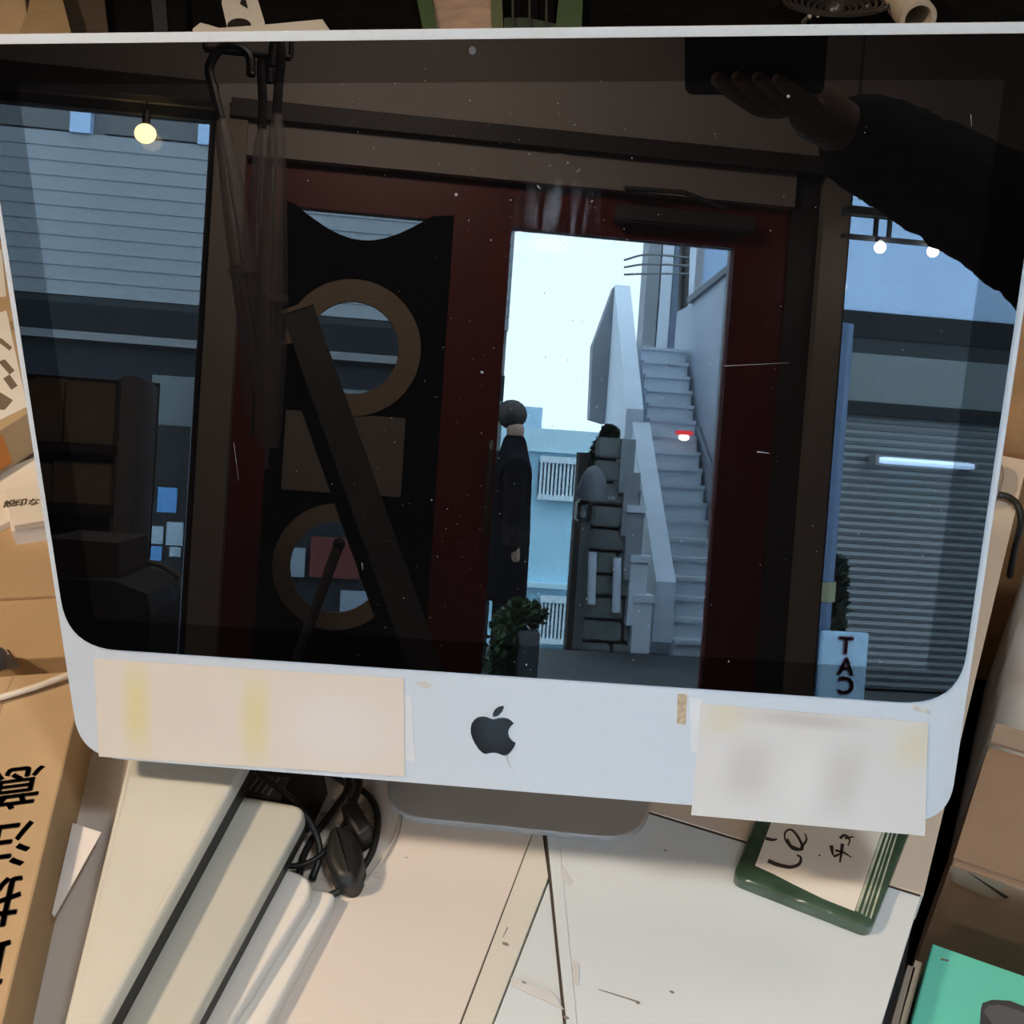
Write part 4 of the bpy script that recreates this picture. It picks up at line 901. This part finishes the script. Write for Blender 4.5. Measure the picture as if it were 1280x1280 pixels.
# ------------------------------------------------------------------ adapter, plugs, cables
t = thing('power_adapter', 'black power brick with a grey printed label below the chin', 'adapter', V((*W(345, 985).xy, 0)))
obj('adapter_case', slab([(285, 1010), (312, 945), (405, 960), (380, 1012)], .028, .028, .003, .0015), black_rubber, t)
lb_ = obj('adapter_label', slab([(296, 992), (312, 966), (362, 972), (350, 1002)], .0283, .0003), mat('adapter_label', (.09, .085, .08), .5, 0, .5, 500), t)
for i in range(5):
    obj('label_line', slab([(302 + i * 8, 985 + i * 2), (316 + i * 8, 968 + i), (318 + i * 8, 969 + i), (304 + i * 8, 986 + i * 2)], .0286, .0002), mat('label_white', (.42, .40, .37), .6), lb_)
def cable(px, z, r, m, label, zs=None):
    P = [W(x, y, (zs[i] if zs else z)) for i, (x, y) in enumerate(px)]
    o = obj('cable', tube(P, r), m, smooth=True); return tag(o, label, 'cable')
cable([(300, 950), (330, 972), (362, 996), (384, 1022), (397, 1048), (399, 1072), (390, 1100)], 0, .0026, black_rubber, 'black cable arching over the power brick', [.034, .035, .034, .026, .016, .010, .004])
cable([(436, 955), (434, 985), (420, 1008), (400, 1035), (383, 1062), (376, 1082), (374, 1095)], .0065, .0026, black_rubber, 'black cable running down left of the plug')
cable([(400, 955), (430, 978), (455, 990), (468, 1006), (472, 1030), (465, 1065), (448, 1092), (430, 1110), (412, 1120)], .0035, .0026, black_rubber, 'black cable looping around the right of the plugs')
cable([(357, 1083), (378, 1081), (402, 1068), (420, 1046), (436, 1020)], .0125, .0020, black_rubber, 'thin black cable crossing to the round plug', )
cable([(500, 1000), (499, 1030), (486, 1062), (462, 1096), (438, 1116)], .0016, .0014, mat('clear_cable', (.52, .47, .41), .3), 'pale grey thin cable curving right of the plugs')
t = thing('plug_adapter', 'square black plug block leaning on the round plug among cables', 'plug', V((*W(443, 1015).xy, 0)))
obj('plug_body', slab([(424, 1006), (444, 996), (465, 1032), (448, 1046)], .024, .020, .004, .003), black_rubber, t)
obj('plug_neck', tube([W(448, 965, .016), W(446, 985, .018), W(440, 1002, .020)], .004), black_rubber, t)
obj('plug_pins', box(W(458, 1042).x - .006, W(458, 1042).x + .006, W(458, 1042).y - .004, W(458, 1042).y + .004, 0.000, .006), strip_m, t)
t = thing('power_plug', 'rounded black power plug lying below the square plug block', 'plug', V((*W(430, 1060).xy, 0)))
obj('plug_shell', slab([(412, 1026), (444, 1032), (456, 1072), (444, 1100), (420, 1098), (404, 1068)], .0225, .0225, .012, .007, 4), black_rubber, t, smooth=True)
bm = NB()
for i in range(26):
    c = W(random.uniform(400, 470), random.uniform(1000, 1120), .001); r = random.uniform(.003, .008)
    a0 = random.random() * 6; prism([c + V((math.cos(a0 + k * 2.1) * r, math.sin(a0 + k * 2.1) * r * .5, random.uniform(0, .001))) for k in range(3)], (0, 0, .0002), bm)
o = obj('plastic_wrap', bm, mat('clear_wrap', (.85, .80, .72), .15, 0, .1, 50, alpha=.28)); tag(o, 'crumpled clear plastic wrap under the black plugs', 'wrapper'); o['kind'] = 'stuff'
o = obj('paper_slip', prism([W(91, 1029, .022), W(127, 1041, .022), W(68, 1147, .022), W(65, 1142, .022)], (0, 0, .0005)), mat('bright_paper', (.88, .83, .80), .8)); tag(o, 'white paper slip poking out from under the printed kraft box', 'paper')

# ------------------------------------------------------------------ kraft boxes on the left
ZK = .046
t = thing('cardboard_box', 'flat kraft box printed with large black characters at the left edge', 'box', V((*W(20, 1080).xy, 0)))
kp = [(-190, 850), (60, 826), (93, 838), (104, 866), (1, 1290), (-40, 1450), (-330, 1370)]
kp = [(-190, 858), (93, 838), (99, 880), (2, 1284), (-26, 1400), (-330, 1380)]
obj('box_body', prism([W(x, y, ZK) for x, y in kp], (0, 0, -ZK), bev=.002, seg=2), kraft, t)
up = (W(40, 960, ZK) - W(8, 1100, ZK)).normalized(); rt = V((up.y, -up.x, 0))
for chs, cx, cy_ in (('意', 20, 980), ('注', 5, 1052), ('扱', -11, 1124), ('取', -28, 1198)):
    obj('printed_character', text_on(chs, .040, W(cx, cy_, ZK + .0002), -rt, -up, bold=.0006, ext=.0002), ink, t)
obj('flap_crease', slab([(-5, 905), (4, 868), (16, 845), (17, 846), (6, 870), (-3, 906)], ZK + .0003, .0004), kraft_dark, t)
t = thing('cardboard_box', 'large plain brown box behind the printed kraft box, left edge', 'box', V((*W(20, 740).xy, 0)))
obj('box_body', slab([(-260, 640), (60, 600), (118, 700), (116, 818), (-240, 838)], .024, .0238, 0, .002), kraft, t)
obj('flap', prism([W(x, y, .0245) for x, y in ((-200, 655), (50, 618), (112, 745), (-200, 762))], (0, 0, .003)), kraft, t)
o = obj('cable', tube([W(-60, 890, ZK + .008), W(0, 872, ZK + .005), W(40, 860, ZK + .005), W(84, 844, ZK + .006), W(130, 826, ZK + .002)], .0026), mat('cream_cable', (.78, .68, .54), .5), smooth=True); tag(o, 'cream cable lying across the kraft box beside the computer', 'cable')
t = thing('black_gadget', 'dark grey rounded object with clear wrap at the left picture edge', 'gadget', V((*W(-8, 824, .03).xy, .03)))
t.name = 'desk_gadget'
obj('shell', ball(W(-14, 826, .040), .015, sc=(1, 1, .7)), mat('dark_grey_plastic', (.10, .10, .11), .4), t, smooth=True)
obj('wrap', slab([(-10, 812), (4, 808), (26, 834), (-10, 838)], .0285, .001), mat('wrap_grey', (.42, .34, .27), .25), t)
# white label pouches and parcel
def parcel(px, z, h, m, name, label, cat='box', r=0):
    t = thing(name, label, cat, V((*W(*px[0], z).xy, z - h))); obj('body', slab(px, z, h, r, .0012), m, t); return t
t = parcel([(-90, 660), (-5, 590), (45, 570), (70, 600), (60, 625), (-60, 690)], .034, .009, paper, 'envelope', 'white envelope under the labelled parcel at the left edge', 'envelope')
t = thing('carton', 'small white carton with grey writing below the envelope, left edge', 'box', V((*W(30, 640, .03).xy, .0245)))
t.location.z = .0245
obj('body', slab([(6, 612), (60, 606), (72, 655), (14, 664)], .044, .0170, 0, .001), paper, t)
for i, (x, y, s) in enumerate(((12, 630, 6), (26, 629, 9), (42, 628, 8))):
    obj('printed_character', text_on('設印な'[i], .012, W(x, y, .0443), W(40, 628, .0443) - W(12, 632, .0443), W(26, 615, .0443) - W(26, 630, .0443), ext=.0001, bold=.0003), ink_grey, t)
obj('print_band', slab([(18, 664 - 7), (60, 650), (62, 657), (19, 664)], .0444, .0004), mat('grey_band', (.42, .38, .34), .7), t)
t = thing('parcel', 'brown parcel with a white printed label and orange side at left', 'parcel', V((*W(0, 500, .04).xy, .0345)))
ZP = .078
obj('parcel_body', slab([(-150, 430), (18, 412), (60, 500), (-60, 575), (-170, 540)], ZP, ZP - .0345, 0, .0015), kraft, t)
obj('address_label', slab([(-100, 420), (8, 388), (34, 508), (-30, 540), (-110, 520)], ZP + .0006, .0005), paper, t)
for q_ in ([(-2, 452), (6, 449), (18, 463), (12, 468)], [(4, 473), (12, 468), (22, 482), (14, 487)], [(-12, 420), (2, 423), (15, 434), (12, 438)], [(-20, 500), (-2, 489), (16, 500), (6, 512), (-12, 512)]):
    obj('label_print', slab(q_, ZP + .0009, .0003), ink_grey, t)
pr0, pr1, pr2 = W(-60, 575, ZP), W(14, 528, ZP), W(-30, 560, ZP)
obj('orange_print', prism([W(-62, 577, ZP) + V((0, -.001, -.004)), W(2, 538, ZP) + V((0.0, -.001, -.004)), W(2, 538, ZP) + V((0.0, -.001, -.038)), W(-62, 577, ZP) + V((0, -.001, -.038))], (.0, -.0006, 0)), mat('orange_ink', (.62, .22, .04), .6), t)
t = thing('parcel', 'smaller brown parcel behind the labelled one at the left edge', 'parcel', V((*W(-20, 360, .04).xy, 0)))
obj('parcel_body', slab([(-190, 330), (6, 300), (22, 398), (-150, 430)], .060, .0598, 0, .002), kraft, t)
obj('address_label', slab([(-120, 330), (2, 312), (8, 370), (-110, 385)], .0606, .0005), paper, t)
# ------------------------------------------------------------------ right of the desk
t = thing('side_table', 'low black side table standing beside the right edge of the desk', 'table', (.75, .1, FLOOR))
ST = -.30
obj('table_top', box(.335, 1.25, -.62, .545, ST - .03, ST), black_cloth, t)
for x in (.36, 1.18):
    for y in (-.58, .48): obj('leg', box(x, x + .04, y, y + .04, FLOOR, ST - .03), black_rubber, t)
def rpt(p, z): return W(p[0], p[1], z)
ZB = -.045
t = thing('cardboard_box', 'brown carton with taped split corner right of the desk', 'box', V((*W(1260, 1040, ZB).xy, ST)))
cbx = [W(1236, 932, ZB), W(1189, 1081, ZB)]
dfr = (W(1280, 1112, ZB) - cbx[1]).normalized(); wdb = .30
p0, p1 = cbx[1], cbx[0]; p3 = p0 + dfr * wdb; p2 = p1 + dfr * wdb
obj('box_body', prism([p0, p1, p2, p3], (0, 0, ST - ZB), bev=.002), kraft_dark, t)
e = (p1 - p0)
obj('top_flap', prism([p0 + e * .04, p0 + e * .93, p0 + e * .93 + dfr * wdb, p0 + e * .04 + dfr * wdb], (0, 0, .003), bev=.001), kraft_dark, t)
obj('upright_flap', prism([p1 + e * .02, p1 + e * .02 + dfr * wdb, p1 + e * .10 + dfr * wdb + Z_ * .012, p1 + e * .10 + Z_ * .012], (0, 0, .003)), kraft_dark, t)
obj('packing_tape', prism([p0 + e * .32 + dfr * .065 + Z_ * .0032, p0 + e * .80 + dfr * .065 + Z_ * .0032, p0 + e * .80 + dfr * .15 + Z_ * .0032, p0 + e * .32 + dfr * .15 + Z_ * .0032], (0, 0, .0004)), kraft_tape, t)
up_n = dfr.cross(Z_); up_n = up_n if up_n.y < 0 else -up_n
obj('clear_tape', prism([p0 + dfr * .0 + up_n * .0006, p0 + dfr * .04 + up_n * .0006, p0 + dfr * .035 + up_n * .0006 - Z_ * .022, p0 + dfr * .005 + up_n * .0006 - Z_ * .018], up_n * .0004), mat('frosted_patch', (.42, .33, .24), .25), t)
obj('split', prism([p0 + dfr * .012 + up_n * .001, p0 + dfr * .042 + up_n * .001 - Z_ * .016, p0 + dfr * .044 + up_n * .001 - Z_ * .013], up_n * .0004), ink, t)
# teal box
ZT = -.035
t = thing('teal_box', 'teal box printed with a dark cylinder picture, lower right corner', 'box', V((*W(1220, 1250, ZT).xy, ST)))
t0, t1 = W(1166, 1179, ZT), W(1139, 1280, ZT); dt_ = (W(1280, 1219, ZT) - t0).normalized(); et = (t1 - t0).normalized()
q0 = t0; q1 = t0 + et * .16; q2 = q1 + dt_ * .26; q3_ = q0 + dt_ * .26
obj('box_body', prism([q0, q1, q2, q3_], (0, 0, ST - ZT), bev=.0015), teal, t)
cyl = mat('dark_print', (.035, .037, .045), .5); cyl2 = mat('grey_print_top', (.09, .09, .10), .5)
def onb(x, y, h=.0003): return W(x, y, ZT + h)
ptc = [(1226, 1262), (1228, 1254), (1240, 1250), (1262, 1251), (1285, 1260), (1310, 1275), (1310, 1350), (1220, 1350)]
obj('printed_cylinder', prism([onb(x, y) for x, y in ptc], (0, 0, .0003)), cyl, t)
obj('printed_cylinder_top', prism([onb(x, y, .0006) for x, y in [(1229, 1264), (1236, 1257), (1250, 1256), (1275, 1264), (1300, 1278), (1300, 1300), (1270, 1290), (1240, 1280)]], (0, 0, .0003)), cyl2, t)
obj('small_print', prism([onb(x, y) for x, y in ((1176, 1198), (1186, 1200), (1186, 1202), (1176, 1200))], (0, 0, .0003)), ink_grey, t)
for i, (xa_, lab) in enumerate((((1135, 1206), 'pale booklet standing left of the teal box, nearer the desk'), ((1144, 1200), 'cream booklet standing between the pale booklet and the teal box'))):
    z = -.05; a_ = W(*xa_, z); d_ = (W(xa_[0] - 21, 1280, z) - a_).normalized()
    pr = V((-d_.y, d_.x, 0)); pr = pr if pr.x > 0 else -pr
    o = obj('booklet', prism([a_, a_ + d_ * .15, a_ + d_ * .15 + pr * .005, a_ + pr * .005], (0, 0, ST - z)), [mat('booklet_grey', (.35, .30, .26), .7), mat('booklet_cream', (.50, .42, .33), .7)][i]); tag(o, lab, 'booklet', 'booklets beside the teal box')
# silver padded bag
t = thing('silver_bag', 'crumpled silver foil bag right of the desk behind the carton', 'bag', V((.62, .40, ST)))
bm = NB(); n1, n2 = 26, 30; G = []
for i in range(n1):
    row = []
    for j in range(n2):
        u, v_ = i / (n1 - 1), j / (n2 - 1); x = .352 + u * .50 + .02 * v_; y = .20 + v_ * .33
        z = -.085 + .05 * math.sin(math.pi * min(1, u * 2.2) / 2) + .012 * math.sin(u * 9 + v_ * 4) * u + .006 * math.sin(v_ * 23 + u * 6) + random.uniform(-.0012, .0012)
        row.append(bm.verts.new((x, y, z)))
    G.append(row)
for i in range(n1 - 1):
    for j in range(n2 - 1): bm.faces.new((G[i][j], G[i + 1][j], G[i + 1][j + 1], G[i][j + 1]))
rim = [G[i][0] for i in range(n1)] + [G[-1][j] for j in range(1, n2)] + [G[i][-1] for i in range(n1 - 2, -1, -1)] + [G[0][j] for j in range(n2 - 2, 0, -1)]
low = [bm.verts.new((v.co.x, v.co.y, ST)) for v in rim]
for k in range(len(rim)): bm.faces.new((rim[k], rim[(k + 1) % len(rim)], low[(k + 1) % len(rim)], low[k]))
bm.faces.new(low)
obj('foil', bm, silver, t, smooth=True)
obj('bag_strap', tube([V((.40, .30, -.072)), V((.46, .33, -.028)), V((.56, .36, -.020))], .004), black_rubber, t)
# brown board behind the desk, small adapter and cable
Yb = YBk + .012
t = thing('chipboard_panel', 'brown rough fibreboard panel standing behind the desk right of the computer', 'panel', (.5, Yb, FLOOR))
obj('board_sheet', box(.12, .95, Yb, Yb + .02, FLOOR, .30), mat('fibreboard', (.36, .20, .09), .85, 0, .15, 25, .15, 120), t)
obj('panel_foot', box(.14, .93, Yb + .02, Yb + .12, FLOOR, FLOOR + .04), wood_dark, t)
c = W(1246, 598)
t = thing('wall_adapter', 'rounded beige plug adapter on the desk behind the computer edge', 'adapter', V((c.x, c.y, 0)))
obj('adapter_case', slab([(1222, 566), (1252, 572), (1258, 592), (1244, 622), (1218, 618)], .02, .02, .012, .004, 3), mat('warm_grey_plastic', (.36, .31, .26), .4), t, smooth=True)
cable([(1225, 617), (1245, 618), (1262, 622), (1273, 634), (1276, 655), (1268, 690), (1262, 720)], 0, .0034, black_rubber, 'black cable bending over the right edge of the desk', [.006, .006, .006, .004, -.01, -.05, -.10])
# ------------------------------------------------------------------ behind the computer: dark cabinet with odds and ends
ZS = .25
t = thing('black_cabinet', 'black cloth-covered cabinet behind the computer holding odds and ends', 'cabinet', (-.35, 1.1, FLOOR)); t.name = 'cabinet'
obj('cabinet_body', box(-1.6, .75, .78, 1.7, FLOOR, ZS - .004), wood_dark, t)
obj('cloth_cover', box(-1.61, .76, .77, 1.71, ZS - .05, ZS, bev=.004), black_cloth, t)
def top(x, y, h=0): return W(x, y, ZS + h)
t = thing('cardboard_box', 'tan carton with a cut flap at the top left corner', 'box', V((*top(30, 20).xy, ZS)))
obj('box_body', prism([top(x, y, .03) for x, y in ((-160, -60), (-80, 70), (20, 70), (34, 16), (22, -70))], (0, 0, -.03), bev=.002), kraft, t)
obj('flap', prism([top(x, y, .034) for x, y in ((34, 16), (16, 60), (94, 60), (68, -40), (44, -40))], (0, 0, -.003)), mat('kraft_shade', (.38, .26, .13), .8), t)
t = thing('board', 'dark brown board leaning beside the tan carton', 'board', V((*top(110, 20).xy, ZS)))
obj('sheet', prism([top(x, y, .012) for x, y in ((74, -50), (88, 80), (140, 80), (124, -50))], (0, 0, -.012)), mat('dark_brown_board', (.085, .055, .035), .8, 0, .2, 60), t)
t = thing('tag_card', 'white card tag with black printed shapes behind the computer top', 'card', V((*top(303, 14).xy, ZS)))
obj('card_body', prism([top(x, y, .002) for x, y in ((277, 4), (281, -40), (310, -40), (331, 28), (330, 50), (288, 50), (283, 30))], (0, 0, -.002)), paper, t)
obj('printed_mark', prism([top(x, y, .0023) for x, y in ((300, 5), (304, -10), (307, -1), (310, 11))], (0, 0, .0003)), ink, t)
obj('printed_disc', prism([top(299 + 15 * math.cos(a), 32 + 9 * math.sin(a), .0023) for a in [i * math.pi / 8 for i in range(16)]], (0, 0, .0003)), ink, t)
t = thing('tissue', 'strip of crumpled off-white tissue lying just behind the computer top', 'tissue', V((*top(330, 34).xy, ZS)))
obj('sheet', prism([top(x, y, .012) for x, y in ((243, 60), (240, 35), (250, 27), (262, 30), (275, 34), (330, 30), (404, 23), (414, 38), (416, 60))], (0, 0, -.012), bev=.003), paper, t)
t = thing('green_pouch', 'green edged clear pouch holding a pinkish sheet behind the computer', 'pouch', V((*top(600, 14).xy, ZS)))
grn = mat('green_edge', (.085, .14, .065), .5)
obj('pink_sheet', prism([top(x, y, .006) for x, y in ((535, -40), (550, 60), (616, 60), (612, -40))], (0, 0, -.004)), mat('pink_sheet', (.55, .38, .28), .7, 0, .2, 25), t)
obj('green_band', prism([top(x, y, .010) for x, y in ((514, -40), (534, 60), (552, 60), (532, -40))], (0, 0, -.010)), grn, t)
obj('green_band', prism([top(x, y, .010) for x, y in ((612, -40), (616, 60), (630, 60), (626, -40))], (0, 0, -.010)), mat('pale_green_edge', (.16, .19, .10), .4), t)
obj('green_band', prism([top(x, y, .010) for x, y in ((702, -40), (692, 60), (726, 60), (730, -40))], (0, 0, -.010)), grn, t)
obj('green_band', prism([top(x, y, .009) for x, y in ((630, 22), (630, 60), (696, 60), (696, 30), (660, 22))], (0, 0, -.009)), mat('smoky_green', (.07, .09, .065), .3), t)
for x in (641, 662, 683): obj('wire', tube([top(x, -40, .012), top(x, 60, .012)], .0016, smooth=False, seg=6), mat('wire_grey', (.14, .14, .12), .4, .5), t)
t = thing('wire_spool', 'round black coil of ridged rings behind the computer top', 'coil', V((*top(1044, 6).xy, ZS)))
cc = top(1045, 2, .02)
for i in range(7): obj('coil_ring', ring(cc + Z_ * (-.002 * i), X_, Y_, Z_, .066 - i * .008, .069 - i * .008, .004, 36), mat('dark_wire', (.07, .06, .055), .35, .5), t)
obj('hub', ball(cc - Z_ * .012, .014), mat('dark_wire', (.07, .06, .055), .35, .5), t, smooth=True)
for x, y in ((1004, 28), (1014, 27), (1094, 16)): obj('foot_pin', tube([top(x, y, .002), top(x + (8 if x < 1050 else -10), y - 8, .014)], .003, smooth=False), mat('pin_grey', (.35, .34, .33), .3, .6), t)
t = thing('cardboard_tube', 'cream cardboard tube with an open end behind the computer top', 'tube', V((*top(1130, 10).xy, ZS)))
a_, b_ = top(1148, 24, .020), top(1090, -50, .030); d_ = (b_ - a_).normalized(); u_ = d_.orthogonal().normalized(); v_ = d_.cross(u_)
bm = ring(a_, u_, v_, d_, .0165, .0225, (b_ - a_).length, 32)
obj('tube_wall', bm, mat('cream_card', (.56, .48, .38), .75, 0, .08, 60), t)
# cloth folds to break up the black
t = thing('black_bag', 'black fabric bag with a faint grey strap lying behind the computer', 'bag', V((*top(190, 10).xy, ZS))); t.name = 'fabric_bag'
obj('bag_body', prism([top(x, y, .008) for x, y in ((146, -50), (150, 70), (236, 70), (232, -50))], (0, 0, -.008), bev=.003), black_cloth, t)
obj('strap', prism([top(x, y, .0095) for x, y in ((184, -50), (196, 70), (212, 70), (204, -50))], (0, 0, -.0012)), mat('charcoal_strap', (.028, .028, .03), .8), t)
